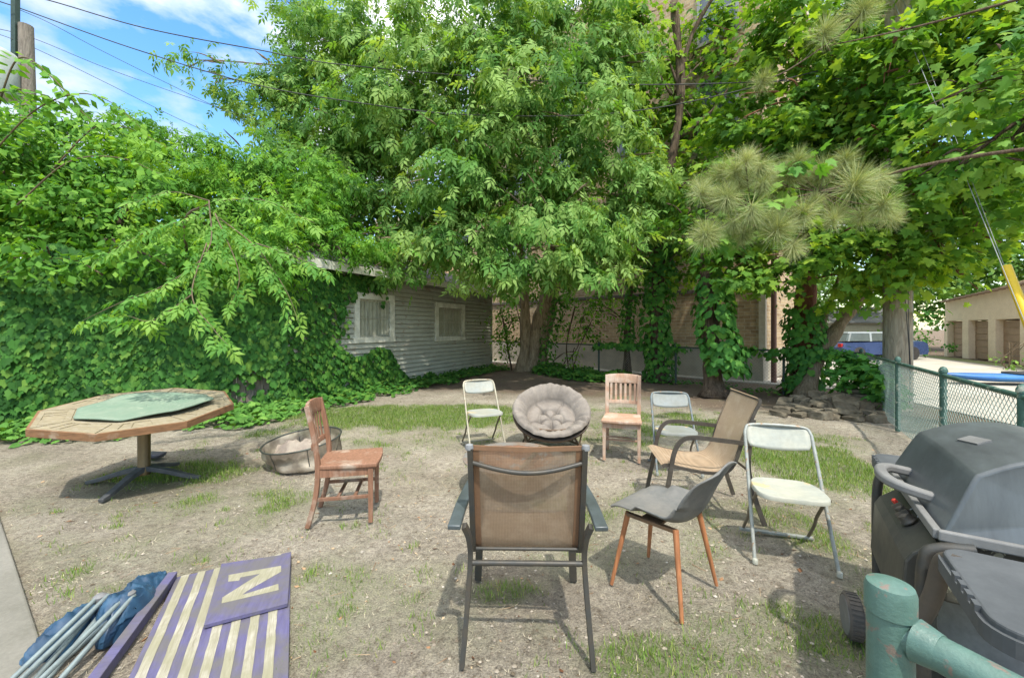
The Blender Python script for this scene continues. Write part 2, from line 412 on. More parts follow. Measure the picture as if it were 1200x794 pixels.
pk = n.new('ShaderNodeMath'); pk.operation = 'LESS_THAN'; pk.inputs[1].default_value = .16; l.new(vo.outputs['Distance'], pk.inputs[0])
sx_ = n.new('ShaderNodeSeparateColor'); l.new(vo.outputs['Color'], sx_.inputs['Color'])
pg = n.new('ShaderNodeMath'); pg.operation = 'GREATER_THAN'; pg.inputs[1].default_value = .80; l.new(sx_.outputs['Red'], pg.inputs[0])
pm = n.new('ShaderNodeMath'); pm.operation = 'MULTIPLY'; l.new(pk.outputs[0], pm.inputs[0]); l.new(pg.outputs[0], pm.inputs[1])
c = mixc(n, l, pm.outputs[0], c, mixc(n, l, sx_.outputs['Green'], (.22, .15, .10), (.60, .55, .46)))
l.new(c, b.inputs['Base Color']); b.inputs['Roughness'].default_value = .97; b.inputs['Specular IOR Level'].default_value = .12
ad = n.new('ShaderNodeMath'); ad.operation = 'MULTIPLY_ADD'; ad.inputs[1].default_value = .4; l.new(f3, ad.inputs[0]); l.new(f2, ad.inputs[2])
bump(n, l, b, ad.outputs[0], 1.0, .05)
M_dirt = m
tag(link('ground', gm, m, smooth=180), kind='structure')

def concrete(name, col_=(.42, .40, .35), sc=1.0, dark=(.25, .24, .20)):
    if name in MC: return MC[name]
    m, t, n, l, b = newmat(name); v = coords(n, l, 'Object')
    f = noise_(n, l, v, 1.3*sc, 8, .65); f2 = noise_(n, l, v, 60*sc, 4, .7)
    c = rampn(n, l, f, [(.3, dark), (.6, col_), (.8, tuple(x*1.12 for x in col_))])
    c = mixc(n, l, .4, c, rampn(n, l, f2, [(.3, (.6, .6, .6)), (.7, (1.15, 1.15, 1.15))]), 'MULTIPLY')
    l.new(c, b.inputs['Base Color']); b.inputs['Roughness'].default_value = .92; b.inputs['Specular IOR Level'].default_value = .2
    bump(n, l, b, f2, .4, .006); MC[name] = m; return m
M_conc = concrete('concrete_path', (.21, .20, .17), 1, (.13, .125, .10)); M_alley = concrete('alley_concrete', (.50, .46, .39), .5, (.36, .33, .27))
# concrete path at the lower left
P0, P1 = G(-8, 585), G(62, 800)
dd = (P1-P0).normalized(); A = P0-dd*.1; B = P1+dd*2.6
mb = MB(); mb.prism([(A.x, A.y), (B.x, B.y), (B.x-1.9, B.y-.6), (A.x-3.6, A.y-1.2)], -.12, .025)
tag(mb.build('path', M_conc, bevel=.01), kind='structure')
# alley beyond the fence, running off to the right and away
mb = MB(); 
poly = [(7.6, 5.2), (8.2, 8.6), (7.9, 10.2), (5.0, 13.0), (-1.6, 19.2), (-1.2, 19.9), (6.9, 12.4), (8.6, 12.5), (24.5, 36), (60, 110), (72, 110), (27, 31.5), (21.9, 20.0), (16.8, 9.3), (11, -2), (7.6, -2)]
mb.prism(poly, -.3, .012); tag(mb.build('road', M_alley), kind='structure')
mb = MB(); mb.prism([(16.9, 9.2), (23.2, 22.4), (22.3, 22.4), (16.1, 9.2)], -.05, .024)
tag(mb.build('grass_verge', worn('verge', (.16, .24, .07), (.22, .20, .10), .95, scale=3), ), kind='structure')

# ------------------------------------------------------------------ trunks
def trunk_mesh(paths, parent, m, name='trunk', seg=12, wob=.1, seed=0):
    mb_ = MB()
    for pts, r0, r1 in paths:
        c = catmull(pts, 6); k = len(c); rr = [(r0+(r1-r0)*i/(k-1))*(1+wob*math.sin(i*1.7+seed)) for i in range(k)]
        if r0 > .09 and abs(c[0].z) < .25:
            rr[0] *= 1.55; rr[1] *= 1.25; 
            if k > 2: rr[2] *= 1.1
        mb_.tube(c, r0, seg if r0 > .04 else 6, rr=rr)
    o = mb_.build(name, m, parent, smooth=180)
    if seg >= 12:
        for v_ in o.data.vertices:
            p = v_.co; d = mnoise.noise(Vector((p.x*2.2, p.y*2.2, p.z*.8)))*.035+mnoise.noise(Vector((p.x*7, p.y*7, p.z*1.5)))*.018
            v_.co = p+v_.normal*d
    return o

def branches(origin, blobs, r0, seed):
    """limbs from a point on the trunk to each foliage mass, plus twigs in the mass"""
    g = random.Random(seed); out_ = []
    for b_ in blobs:
        c = S(b_[0], b_[1], b_[2]); r0_ = r0; r0 = r0_*min(1, b_[3]/70)**1.3; o_ = Vector(origin) if not isinstance(origin, list) else min((Vector(q) for q in origin), key=lambda q: (q-c).length)
        mid = o_.lerp(c, .5)+Vector((g.uniform(-.2, .2), g.uniform(-.2, .2), .12*(c-o_).length))
        out_.append(([o_, mid, c], r0*g.uniform(.6, 1), r0*.22))
        for k in range(4):
            e = c+Vector((g.uniform(-1, 1)*b_[3]/F*b_[2]*.9, g.uniform(-1, 1)*b_[5]*.9, g.uniform(-.9, .9)*b_[4]/F*b_[2]))
            s0 = mid.lerp(c, g.uniform(.2, 1)); out_.append(([s0, s0.lerp(e, .5)+Vector((0, 0, .1)), e], r0*.28, r0*.07))
        r0 = r0_
    return out_

def leaves_obj(name, chunks, m, parent=None):
    V_, I_, S_, T_ = combine(chunks)
    return link(name, np_mesh(name, V_, I_, S_, T_), m, parent)

def tree(label, base, trunk_paths, hub, blobs, tmpl, mleaf, mbark, lscale=1, dens=230, clump=.45, seed=1, droop=.55, limb=.07, group=None, bright=0, cat='tree', name='tree', inner=.35):
    t = empty(name, base, 0, label, cat, group); inv = Vector(base)
    paths = trunk_paths+branches(hub, blobs, limb, seed)
    paths = [([Vector(p)-inv for p in q[0]], q[1], q[2]) for q in paths]
    trunk_mesh(paths, t, mbark, seed=seed)
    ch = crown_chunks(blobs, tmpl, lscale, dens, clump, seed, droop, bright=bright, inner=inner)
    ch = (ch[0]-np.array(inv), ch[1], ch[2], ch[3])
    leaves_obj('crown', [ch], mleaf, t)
    return t

# big box elder in the middle
b0 = Vector((.55, 13.0, 0)); hubs = [(1.35, 12.8, 3.2), (.2, 12.6, 4.2), (1.8, 12.5, 5.5), (-.6, 12.4, 6.5), (1.0, 12.5, 8)]
CB = [(655, 15, 11.8, 60, 34, 1.0), (715, 40, 11.8, 40, 34, .8), (437, 178, 12.6, 50, 50, .9), (650, 262, 9.6, 88, 62, 1.3), (560, 215, 9.8, 90, 80, 1.4), (690, 185, 10.2, 90, 80, 1.5), (475, 250, 10.6, 80, 55, 1.3), (405, 185, 11.5, 85, 80, 1.6), (610, 130, 10, 90, 75, 1.5),
      (500, 120, 10.8, 90, 80, 1.6), (430, 60, 12, 90, 75, 1.6), (555, 40, 11, 110, 75, 1.6), (690, 70, 11, 80, 70, 1.6), (330, 215, 11, 65, 60, 1.2), (395, 270, 10.3, 60, 32, 1.0),
      (515, 300, 9.6, 65, 30, 1.0), (610, 312, 9.0, 70, 28, .9), (680, 305, 9.4, 48, 30, .9), (345, 110, 12, 45, 70, 1.0, .8), (360, 30, 12.5, 55, 50, 1.0, .8), 
      (740, 235, 10.5, 50, 45, 1.0), (250, 92, 11.8, 32, 20, .5, .55), (300, 115, 12, 30, 22, .5, .6), (212, 68, 11.8, 12, 16, .3, .6), (445, 300, 9.8, 35, 24, .7)]
tree('large central box elder with leaning split trunk and drooping bright leaves beside the shed', b0,
     [([b0, (.75, 12.95, 1.0), (1.1, 12.9, 2.2), (1.35, 12.8, 3.2), (1.8, 12.5, 5.5)], .40, .20), ([(.85, 13, .1), (.95, 13, 1.2), (1.25, 12.85, 2.6), (1.0, 12.5, 8)], .26, .12), ([(.3, 12.8, .1), (.42, 12.7, 1.2), (.2, 12.6, 4.2), (-.6, 12.4, 6.5)], .20, .09), ([(1.2, 12.85, 2.5), (1.9, 12.6, 3.6), (2.8, 12.2, 4.6)], .16, .06)],
     hubs, CB, T_ELDER, M_elder, M_bark, 1.5, 165, .46, 3, .95, .075, bright=.08, name='box_elder_tree')
# saplings under the box elder
tree('low leafy sapling clump between the grey shed corner and the leaning box elder trunk', (0, 13.9, 0), [([(0, 13.9, 0), (-.2, 13.8, 1.2), (-.4, 13.6, 2.4)], .04, .015), ([(.1, 13.9, 0), (.35, 13.8, 1.1), (.1, 13.7, 2.5)], .03, .012)],
     [(-.2, 13.8, 1.4)], [(600, 375, 13.6, 26, 35, .5, .8), (592, 410, 13.9, 18, 22, .4, .5), (620, 345, 13.4, 30, 25, .5)], T_SIMPLE, M_left, M_bark2, 1.1, 330, .3, 5, .4, .02, name='sapling', cat='sapling')
tree('low leafy sapling clump just right of the leaning box elder trunk', (1.9, 13.2, 0), [([(1.9, 13.2, 0), (2.2, 13.1, 1.0), (2.7, 13, 2.1)], .03, .012), ([(1.85, 13.2, 0), (1.75, 13.1, 1.0), (2.0, 13, 2.2)], .03, .012)],
     [(2.1, 13.1, 1.2)], [(685, 385, 13.1, 36, 16, .4, .8), (700, 355, 12.8, 40, 22, .5), (665, 425, 12.6, 22, 14, .4, .6)], T_SIMPLE, M_left, M_bark2, 1.1, 330, .3, 6, .4, .02, name='sapling', cat='sapling')

# trees along the back fence
tree('slim dark-barked tree against the back fence, thinnest trunk right of the box elder', (3.62, 12.9, 0), [([(3.62, 12.9, 0), (3.65, 12.9, 1.6), (3.8, 12.8, 3.4), (4.1, 12.6, 6)], .11, .05)],
     [(3.8, 12.8, 3.4), (4.1, 12.6, 6)], [(735, 310, 12.2, 40, 28, .8), (760, 210, 12.4, 45, 45, 1), (748, 150, 12.8, 40, 40, 1, .7)], T_MAPLE, M_maple, M_bark2, 1.0, 230, .4, 12, .5, .03, name='slim_tree')
tree('tall dark tree at the back fence, trunk wrapped in vine and forking near the sky', (4.15, 11.6, 0), [([(4.15, 11.6, 0), (4.1, 11.6, 2.2), (4.35, 11.7, 5), (4.85, 11.8, 8.2), (4.7, 11.9, 11)], .19, .10),
     ([(4.8, 11.8, 7.0), (5.6, 11.4, 7.6), (6.4, 11, 8.9)], .06, .03), ([(4.6, 11.8, 8.2), (3.9, 11.5, 8.9), (3.2, 11.4, 8.9)], .05, .02), ([(4.8, 11.8, 8.5), (5.2, 11.8, 10), (5.9, 11.4, 11.2)], .07, .03)],
     [(4.35, 11.7, 5), (4.8, 11.8, 8.5)], [(800, 305, 11.3, 40, 30, .8), (745, 20, 12, 60, 30, 1.2, .8), (772, 75, 12.6, 30, 26, .6), (735, 120, 12.4, 36, 40, .8), (790, 130, 12.4, 34, 34, .7), (850, 60, 12.2, 36, 40, .8), (820, 60, 12.6, 38, 40, 1.2, .7), (835, 200, 11.5, 45, 45, 1), (800, 160, 12.8, 35, 40, 1, .7), (775, 245, 11.8, 38, 35, .8), (850, 120, 12.2, 40, 35, 1, .8)],
     T_MAPLE, M_maple, M_bark2, 1.05, 240, .45, 13, .5, .05, name='tall_tree')
tree('maple trunk thick with climbing vine behind the tan sling chair', (4.45, 9.05, 0), [([(4.45, 9.05, 0), (4.42, 9.1, 1.0), (4.3, 9.1, 2.4), (4.5, 9.2, 4.4)], .20, .11), ([(4.6, 9.0, 0), (4.52, 9.1, .8), (4.6, 9.15, 2.2)], .12, .05)],
     [(4.3, 9.1, 2.4), (4.5, 9.2, 4.4)], [(850, 300, 8.8, 50, 28, .7), (800, 270, 9.2, 35, 30, .7, .8), (850, 235, 9.2, 45, 40, .8), (905, 318, 8.6, 42, 22, .6)], T_MAPLE, M_maple, M_bark2, 1.0, 250, .38, 14, .5, .04, name='maple_tree')

# right maple with red-brown trunk and leaning limb
MBL = [(1050, 60, 6.9, 45, 45, .4), (1050, 150, 6.9, 42, 55, .35), (1055, 245, 6.9, 40, 45, .35), (1045, 305, 7.0, 36, 26, .3), (1140, 60, 7.4, 60, 60, 1), (1150, 190, 7.4, 60, 45, 1), (1120, 280, 7.4, 50, 26, .6), (965, 175, 8.6, 70, 60, 1.2), (930, 260, 8.6, 60, 40, 1), (870, 160, 9.4, 50, 60, 1), (1085, 330, 7.6, 40, 14, .5, .7), (940, 110, 8.4, 90, 70, 1.3), (1030, 130, 8.2, 85, 80, 1.3), (1090, 50, 7.6, 90, 70, 1.4), (1000, 30, 8.6, 100, 60, 1.4), (900, 40, 9.2, 70, 55, 1.2), (1155, 120, 6.8, 75, 80, 1.2), (1100, 215, 7.2, 80, 50, 1.1),
       (960, 300, 7.9, 70, 40, 1.0), (880, 315, 8.3, 50, 26, .8), (1010, 335, 8.0, 55, 22, .7), (1050, 290, 7.2, 55, 38, .8), (905, 215, 8.9, 60, 50, 1.0), (1000, 225, 8.6, 80, 50, 1.0), (1170, 250, 6.4, 50, 30, .6, .7), (1110, 310, 7.0, 34, 18, .5, .6), (1185, 30, 6.6, 60, 60, 1.0)]
b1 = Vector((6.75, 9.55, 0))
tree('spreading maple with red-brown trunk and a thin limb leaning right, behind the stone pile', b1, [([b1, (6.8, 9.55, 1.2), (6.85, 9.5, 2.6), (7.2, 9.3, 5.2), (7.6, 9, 7)], .27, .12)],
     [(6.85, 9.5, 2.6), (7.2, 9.3, 5.2), (8.0, 8.6, 3.9)], MBL, T_MAPLE, M_maple, M_barkred, 1.05, 270, .42, 21, .5, .05, name='maple_tree')
mt = bpy.data.objects['maple_tree.001'] if 'maple_tree.001' in bpy.data.objects else None
trunk_mesh([([Vector(p)-b1 for p in ((6.35, 8.9, 0), (6.7, 8.9, .9), (7.35, 8.8, 2.0), (8.1, 8.6, 3.0), (9.4, 8.4, 4.3), (10.6, 8.2, 6.5))], .15, .07), ([Vector(p)-b1 for p in ((6.5, 9.0, .5), (6.85, 9.0, 1.7), (7.2, 9.0, 2.7))], .07, .03)], mt, M_bark, name='limb', seg=12)

# bright near maple sprays overhead at the right, and the tree out of frame that carries them
b2 = Vector((7.6, 5.0, 0))
tree('near maple with bright yellow-green leaves reaching in from the right edge by the yellow guard', b2, [([b2, (7.6, 5, 2.5), (7.2, 5.1, 5)], .16, .09), ([(7.4, 5, 4.2), (6.2, 5, 4.6), (5.0, 5, 4.2)], .02, .006)],
     [(7.2, 5.1, 4.4)], [(1165, 185, 5.4, 55, 60, .6, .5), (1130, 110, 5.6, 50, 35, .6, .45), (1180, 70, 5.2, 40, 50, .5, .5), (1120, 200, 5.6, 30, 20, .4, .5), (1240, 130, 5, 90, 90, 1.0, .6)], T_MAPLE, M_near, M_bark2, 1.05, 230, .35, 31, .5, .016, bright=.12, name='maple_tree')

# left: trees beyond the ivy fence
LB1 = [(30, 245, 6.9, 75, 50, .9), (115, 255, 7.2, 80, 45, .9), (60, 190, 7.6, 75, 45, 1.0), (0, 190, 7, 60, 60, .9), (-70, 200, 6.6, 60, 110, 1.2, .6), (30, 292, 6.7, 70, 24, .5), (110, 296, 7.1, 80, 24, .5), (50, 305, 5.9, 70, 18, .3), (150, 300, 6.3, 70, 20, .3), (235, 312, 6.6, 60, 22, .3), (130, 200, 8.0, 60, 40, .9), (20, 160, 7.8, 50, 22, .7), (80, 150, 8.0, 45, 22, .7)]
tree('leafy green tree rising behind the ivy fence at the left edge, before the transformer pole', (-8.3, 7.6, 0), [([(-8.3, 7.6, 0), (-8.3, 7.6, 2.5), (-8.5, 7.7, 4)], .14, .07), ([(-8.3, 7.6, 1.5), (-7.4, 7.5, 3), (-6.9, 7.5, 4)], .07, .03)],
     [(-8.4, 7.6, 2.6)], LB1, T_SIMPLE, M_left, M_bark2, 1.35, 560, .34, 41, .5, .035, bright=.04, name='leafy_tree')
LB2 = [(200, 220, 8.4, 75, 45, 1.0), (285, 250, 8.6, 60, 50, .9), (150, 175, 9.2, 50, 32, .8), (225, 185, 9.4, 50, 26, .8), (325, 285, 7.4, 50, 24, .6), (215, 285, 7.8, 80, 34, .7), (300, 195, 9.8, 45, 35, .8), (350, 255, 8.8, 45, 40, .8), (395, 292, 8.2, 30, 10, .3, .7), (260, 300, 7.6, 60, 26, .6), (370, 225, 9.4, 40, 40, .8), (180, 150, 9.6, 30, 18, .5), (420, 285, 8.6, 40, 22, .6), (318, 325, 7.2, 26, 16, .35)]
tree('bushy green tree behind the ivy fence, its leaves overhanging the near end of the shed', (-6.2, 9.8, 0), [([(-6.2, 9.8, 0), (-6.3, 9.7, 2.2), (-6.5, 9.5, 4.2)], .14, .07)],
     [(-6.3, 9.7, 2.4)], LB2, T_ELDER, M_left, M_bark2, 1.0, 330, .36, 42, .6, .035, bright=.06, name='leafy_tree')
# far background trees
far_spec = [((-16, 17, 0), [(20, 270, 17, 90, 60, 2), (110, 250, 18, 90, 50, 2), (10, 200, 17, 60, 50, 2)], 'distant round-topped tree behind the left leafy tree'),
            ((-9, 21, 0), [(250, 270, 20, 110, 55, 2), (380, 230, 21, 60, 50, 2), (200, 220, 20, 60, 36, 2)], 'distant tree behind the shed roof'),
            ((24, 44, 0), [(850, 330, 40, 55, 70, 4), (930, 300, 40, 60, 90, 4), (1000, 345, 38, 50, 25, 4)], 'far tree down the alley behind the parked blue car'),
            ((30, 31, 0), [(1075, 335, 28, 50, 36, 3), (1120, 300, 29, 60, 50, 3), (1060, 250, 30, 60, 60, 3), (1090, 365, 30, 30, 20, 2)], 'far light-green tree behind the left end of the garage row'),
            ((34, 24, 0), [(1190, 305, 26, 70, 55, 3), (1160, 220, 28, 80, 70, 3)], 'far light-green tree behind the garage row roof at the right edge'),
            ((14, 24, 0), [(905, 280, 24, 40, 120, 2.5), (960, 220, 24, 70, 120, 2.5), (945, 60, 25, 110, 110, 3), (1080, 90, 25, 100, 110, 3)], 'tall background tree filling the gap above the brick building corner')]
for k, (b_, bl, lab) in enumerate(far_spec):
    tree(lab, b_, [([b_, (b_[0], b_[1], 4)], .25, .12)], [(b_[0], b_[1], 3.8)], bl, T_SIMPLE, M_far, M_bark2, 3.4, 75, 1.3, 60+k, .3, .10, name='background_tree', bright=.05)

# hanging compound-leaf branches in front of the ivy
def spray(mb_, P, D, Tn, pts, r, spacing, lscale, g, twolen=1.0):
    c = catmull(pts, 10); mb_.tube(c, r, 5, rr=[r*(1-.75*i/(len(c)-1)) for i in range(len(c))])
    acc = 0
    for i in range(1, len(c)):
        acc += (c[i]-c[i-1]).length
        if acc > spacing:
            acc = 0; d = (c[i]-c[i-1]).normalized()
            for s_ in (-1, 1):
                side = d.cross(Vector((0, 0, 1))).normalized()*s_
                f = side*.9+d*.6+Vector((g.uniform(-.2, .2), g.uniform(-.2, .2), -.45+g.uniform(-.3, .2)))
                P.append(tuple(c[i]+side*g.uniform(0, .05)+Vector((0, 0, g.uniform(-.05, .03))))); D.append(tuple(f+Vector((g.gauss(0, .25), g.gauss(0, .25), g.gauss(0, .25))))); Tn.append(.55+g.uniform(-.2, .35))
    P.append(tuple(c[-1])); D.append(tuple((c[-1]-c[-2]).normalized()+Vector((0, 0, -.3)))); Tn.append(.9)
def spray_tree(label, base, trunk, sprays, tmpl, lscale, spacing, seed, mleaf=M_near, nm='overhanging_tree', r=.012):
    g = random.Random(seed); t = empty(nm, base, 0, label, 'tree'); inv = Vector(base)
    mb_ = MB(); P, D, Tn = [], [], []
    for pts in sprays: spray(mb_, P, D, Tn, [S(*q)-inv for q in pts], r, spacing, lscale, g)
    for pts, r0, r1 in trunk:
        c = catmull([Vector(p)-inv for p in pts], 6); mb_.tube(c, r0, 8, rr=[r0+(r1-r0)*i/(len(c)-1) for i in range(len(c))])
    mb_.build('branch', M_twig, t, smooth=180)
    P = np.array(P); D = np.array(D); n_ = len(P); gg = np.random.default_rng(seed)
    nr = np.tile([0, -.5, 1.0], (n_, 1))+gg.normal(size=(n_, 3))*.4
    leaves_obj('foliage', [scatter(tmpl, P, D, nr, lscale*(.8+.4*gg.random(n_)), np.clip(np.array(Tn), 0, 1))], mleaf, t)
    return t
spray_tree('young tree of heaven sending drooping feather-leaved boughs in front of the ivy fence', (-6.4, 8.3, 0),
           [([(-6.4, 8.3, 0), (-6.4, 8.1, 1.8), (-5.4, 6.8, 2.7), (-4.3, 5.4, 2.95), (-3.4, 4.6, 2.9)], .04, .010)],
           [[(245, 235, 4.6), (245, 290, 4.3), (200, 330, 4.1), (140, 355, 4.0), (98, 375, 3.9)], [(242, 285, 4.3), (225, 345, 4.0), (250, 385, 3.9), (268, 405, 3.8)], [(250, 250, 4.6), (300, 290, 4.4), (335, 340, 4.3), (350, 378, 4.2)],
            [(252, 250, 4.5), (280, 320, 4.3), (268, 360, 4.2)], [(240, 255, 4.5), (180, 268, 4.4), (120, 300, 4.3)], [(300, 285, 4.4), (345, 300, 4.3), (380, 318, 4.4)], [(255, 235, 4.6), (310, 235, 4.6), (370, 262, 4.7)], [(245, 235, 4.6), (200, 225, 4.6), (150, 240, 4.5)], [(225, 345, 4.0), (180, 375, 3.9), (150, 370, 3.9)]],
           T_ELDER, .74, .045, 5, r=.008)
spray_tree('arching leafy boughs of a tree reaching over the ivy fence top towards the transformer', (-8.2, 5.8, 0),
           [([(-8.2, 5.8, 0), (-8.0, 5.8, 2.6), (-7.4, 5.8, 4.2)], .07, .03)],
           [[(-10, 150, 5.6), (20, 70, 5.5), (60, 90, 5.5), (95, 130, 5.5), (120, 150, 5.5)], [(-10, 180, 5.6), (40, 130, 5.5), (90, 110, 5.5), (130, 120, 5.6), (165, 150, 5.6)], [(60, 200, 5.6), (110, 150, 5.6), (150, 150, 5.6), (200, 175, 5.7)],
            [(20, 240, 5.5), (80, 190, 5.5), (140, 185, 5.5), (190, 205, 5.6)], [(-10, 110, 5.5), (30, 105, 5.5), (70, 120, 5.5)]],
           T_SIMPLE, 1.35, .045, 8, M_left, r=.012)

# ------------------------------------------------------------------ ivy fence, ivy, ground cover
A0, A1 = Vector((-9.6, 4.9, 0)), Vector((-4.45, 7.72, 0))
M_board = wood('grey_board', (.25, .21, .17), (.10, .08, .065), grain=(10, 10, 1))
fl = (A1-A0).length; fz = math.atan2((A1-A0).y, (A1-A0).x)
fr_ = empty('wooden_fence', A0, fz, 'weathered grey board fence almost hidden under ivy, left of the shed', 'fence')
mb = MB()
k = 0; x = 0
while x < fl: mb.box((x+.07, rnd.uniform(-.004, .004), 1.05), (.13, .022, 2.1+rnd.uniform(-.02, .02))); x += .142
mb.build('board_panel', M_board, fr_, bevel=.003)
mb = MB(); [mb.box((fl/2, .05, z), (fl, .07, .08)) for z in (.4, 1.75)]; mb.build('rail', M_board, fr_)
for q in range(4): MB().box((.1+q*(fl-.2)/3, .14, 1.1), (.1, .1, 2.2)).build('post', M_board, fr_, bevel=.004)

def wall_ivy(orig, rz, L_, H_, fn_keep, count, size, seed, depth=.22, m=M_ivy, tmpl=T_IVY):
    g = np.random.default_rng(seed); x = g.random(count)*L_; z = g.random(count)*H_
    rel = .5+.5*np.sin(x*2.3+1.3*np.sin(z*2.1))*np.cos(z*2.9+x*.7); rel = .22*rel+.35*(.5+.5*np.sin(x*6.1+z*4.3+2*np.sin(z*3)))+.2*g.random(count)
    kp = fn_keep(x, z, g.random(count)); x, z, rel = x[kp], z[kp], rel[kp]; n_ = len(x)
    lay = g.random(n_)**.6
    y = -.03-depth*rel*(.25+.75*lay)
    P = np.stack([x, y, z], 1); fw = np.stack([g.normal(size=n_)*.35, -.45+g.normal(size=n_)*.15, -np.ones(n_)], 1)
    nr = np.stack([g.normal(size=n_)*.3, -np.ones(n_), .55+g.normal(size=n_)*.25], 1)
    c, s_ = math.cos(rz), math.sin(rz); Rz = np.array([[c, -s_, 0], [s_, c, 0], [0, 0, 1]])
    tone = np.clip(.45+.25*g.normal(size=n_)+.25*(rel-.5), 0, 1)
    return scatter(tmpl, P@Rz.T+np.array(orig), fw@Rz.T, nr@Rz.T, size*(.45+.9*g.random(n_)), tone)
# bare patch of boards near the right end
def keep(x, z, r): 
    bare = ((x-(fl-.42))/.34)**2+((z-.45)/.36)**2 < 1
    top = 2.62+.2*np.sin(x*2.2)+.12*np.sin(x*7)
    return (z < top) & ~(bare & (r < .93))
ivy = wall_ivy(A0, fz, fl+.15, 3.0, keep, 21000, 1.05, 4, .34)
tag(leaves_obj('ivy', [ivy], M_ivy), 'dense wall of green ivy leaves hanging over the wooden fence on the left', 'ivy')

# ------------------------------------------------------------------ grey clapboard shed
SC = Vector((-.8, 15.3, 0)); SU = Vector((-.432, -.902, 0)); srz = math.atan2(SU.y, SU.x)
shed = empty('shed', SC, srz, 'grey clapboard shed with two white framed windows behind the ivy', 'shed')
M_side = worn('grey_siding', (.50, .51, .42), (.37, .37, .30), .8, scale=2.5, amt=.5, worn_c=(.30, .26, .20), worn_amt=.06, stretch=(.8, 1, 1.2))
M_trim = worn('cream_trim', (.82, .81, .70), (.52, .51, .42), .6, scale=5)
SL, SH, DEP = 8.25, 2.78, 6.0
OP = [(2.02, 3.34, 1.26, 2.14), (5.40, 6.42, 1.30, 2.20)]
mb = MB(); z = .10; ex = .118
while z < SH-.02:
    h = min(ex, SH-z); hb = h-.013; segs = [(0, SL)]
    for x0, x1, z0, z1 in OP:
        if z+h > z0 and z < z1:
            new = []
            for a_, b_ in segs:
                if x1 <= a_ or x0 >= b_: new.append((a_, b_))
                else:
                    if x0 > a_: new.append((a_, x0))
                    if x1 < b_: new.append((x1, b_))
            segs = new
    for a_, b_ in segs:
        ya, yb = .046+rnd.uniform(-.003, .004), .004
        vv = [(a_, 0-.03, z), (b_, -.03, z), (b_, ya, z), (a_, ya, z), (a_, -.03, z+hb), (b_, -.03, z+hb), (b_, yb, z+hb), (a_, yb, z+hb)]
        mb.add([Vector(q) for q in vv], [(0, 1, 2, 3), (7, 6, 5, 4), (3, 2, 6, 7), (0, 4, 5, 1), (1, 5, 6, 2), (0, 3, 7, 4)])
    z += ex
mb.build('wall', M_side, shed)
mb = MB(); mb.box((SL/2, -DEP/2-.05, SH/2), (SL-.02, DEP-.02, SH-.02)); mb.build('rear_wall', M_side, shed)
MB().box((-.03, .0, SH/2), (.06, .10, SH)).build('corner_board', M_side, shed, bevel=.004)
MB().box((SL/2, -.02, .05), (SL, .10, .10)).build('sill_beam', M_conc, shed)
# roof: hipped towards the camera side
M_shing = worn('grey_shingle', (.22, .215, .21), (.12, .12, .115), .9, scale=12, stretch=(1, 1, 1))
e = .42
rv = [(-e, e, SH+.02), (SL+e, e, SH+.02), (SL+e, -DEP-e, SH+.02), (-e, -DEP-e, SH+.02), (2.6, -DEP/2, SH+1.35), (SL-2.6, -DEP/2, SH+1.35)]
rv += [(p[0], p[1], p[2]+.07) for p in rv]
mb = MB(); mb.add([Vector(p) for p in rv], [(6, 7, 11, 10), (7, 8, 11), (8, 9, 10, 11), (9, 6, 10), (0, 3, 2, 1), (0, 1, 7, 6), (1, 2, 8, 7), (2, 3, 9, 8), (3, 0, 6, 9)])
mb.build('roof', M_shing, shed)
mb = MB(); mb.box((SL/2, e+.03, SH+.0), (SL+2*e+.06, .03, .17)); mb.box((-e-.03, -DEP/2, SH+.0), (.03, DEP+2*e, .17)); mb.build('fascia', M_trim, shed, bevel=.004)
M_glass = worn('window_glass', (.42, .43, .34), (.30, .30, .23), .15, scale=2, spec=.8, bmp=0)
M_curt = worn('pale_curtain', (.55, .54, .44), (.25, .25, .19), .9, scale=4, stretch=(6, 1, .5))
for x0, x1, z0, z1 in OP:
    wn = MB(); t_ = .15
    for cx_, cz_, sx, sz in (((x0+x1)/2, z1+t_/2, x1-x0+2*t_, t_), ((x0+x1)/2, z0-t_*.45, x1-x0+2*t_+.06, t_*.9), (x0-t_/2, (z0+z1)/2, t_, z1-z0), (x1+t_/2, (z0+z1)/2, t_, z1-z0)):
        wn.box((cx_, .035, cz_), (sx, .05, sz))
    wo = wn.build('window', M_trim, shed, bevel=.004)
    s2 = MB(); t2 = .045
    for cx_, cz_, sx, sz in (((x0+x1)/2, z1-t2/2, x1-x0, t2), ((x0+x1)/2, z0+t2/2, x1-x0, t2), (x0+t2/2, (z0+z1)/2, t2, z1-z0-2*t2), (x1-t2/2, (z0+z1)/2, t2, z1-z0-2*t2)):
        s2.box((cx_, -.035, cz_), (sx, .04, sz))
    for k in (1, 2): s2.box((x0+(x1-x0)*k/3, -.035, (z0+z1)/2), (.022, .03, z1-z0-2*t2))
    s2.box(((x0+x1)/2, -.032, (z0+z1)/2), (x1-x0-2*t2, .022, .022))
    s2.build('sash', M_curt, wo)
    mbp = MB(); mbp.grid(40, 2, lambda u, v: Vector((x0+u*(x1-x0), -.05+.008*math.sin(u*50), z0+v*(z1-z0)))); mbp.build('pane', M_glass, wo, smooth=180)

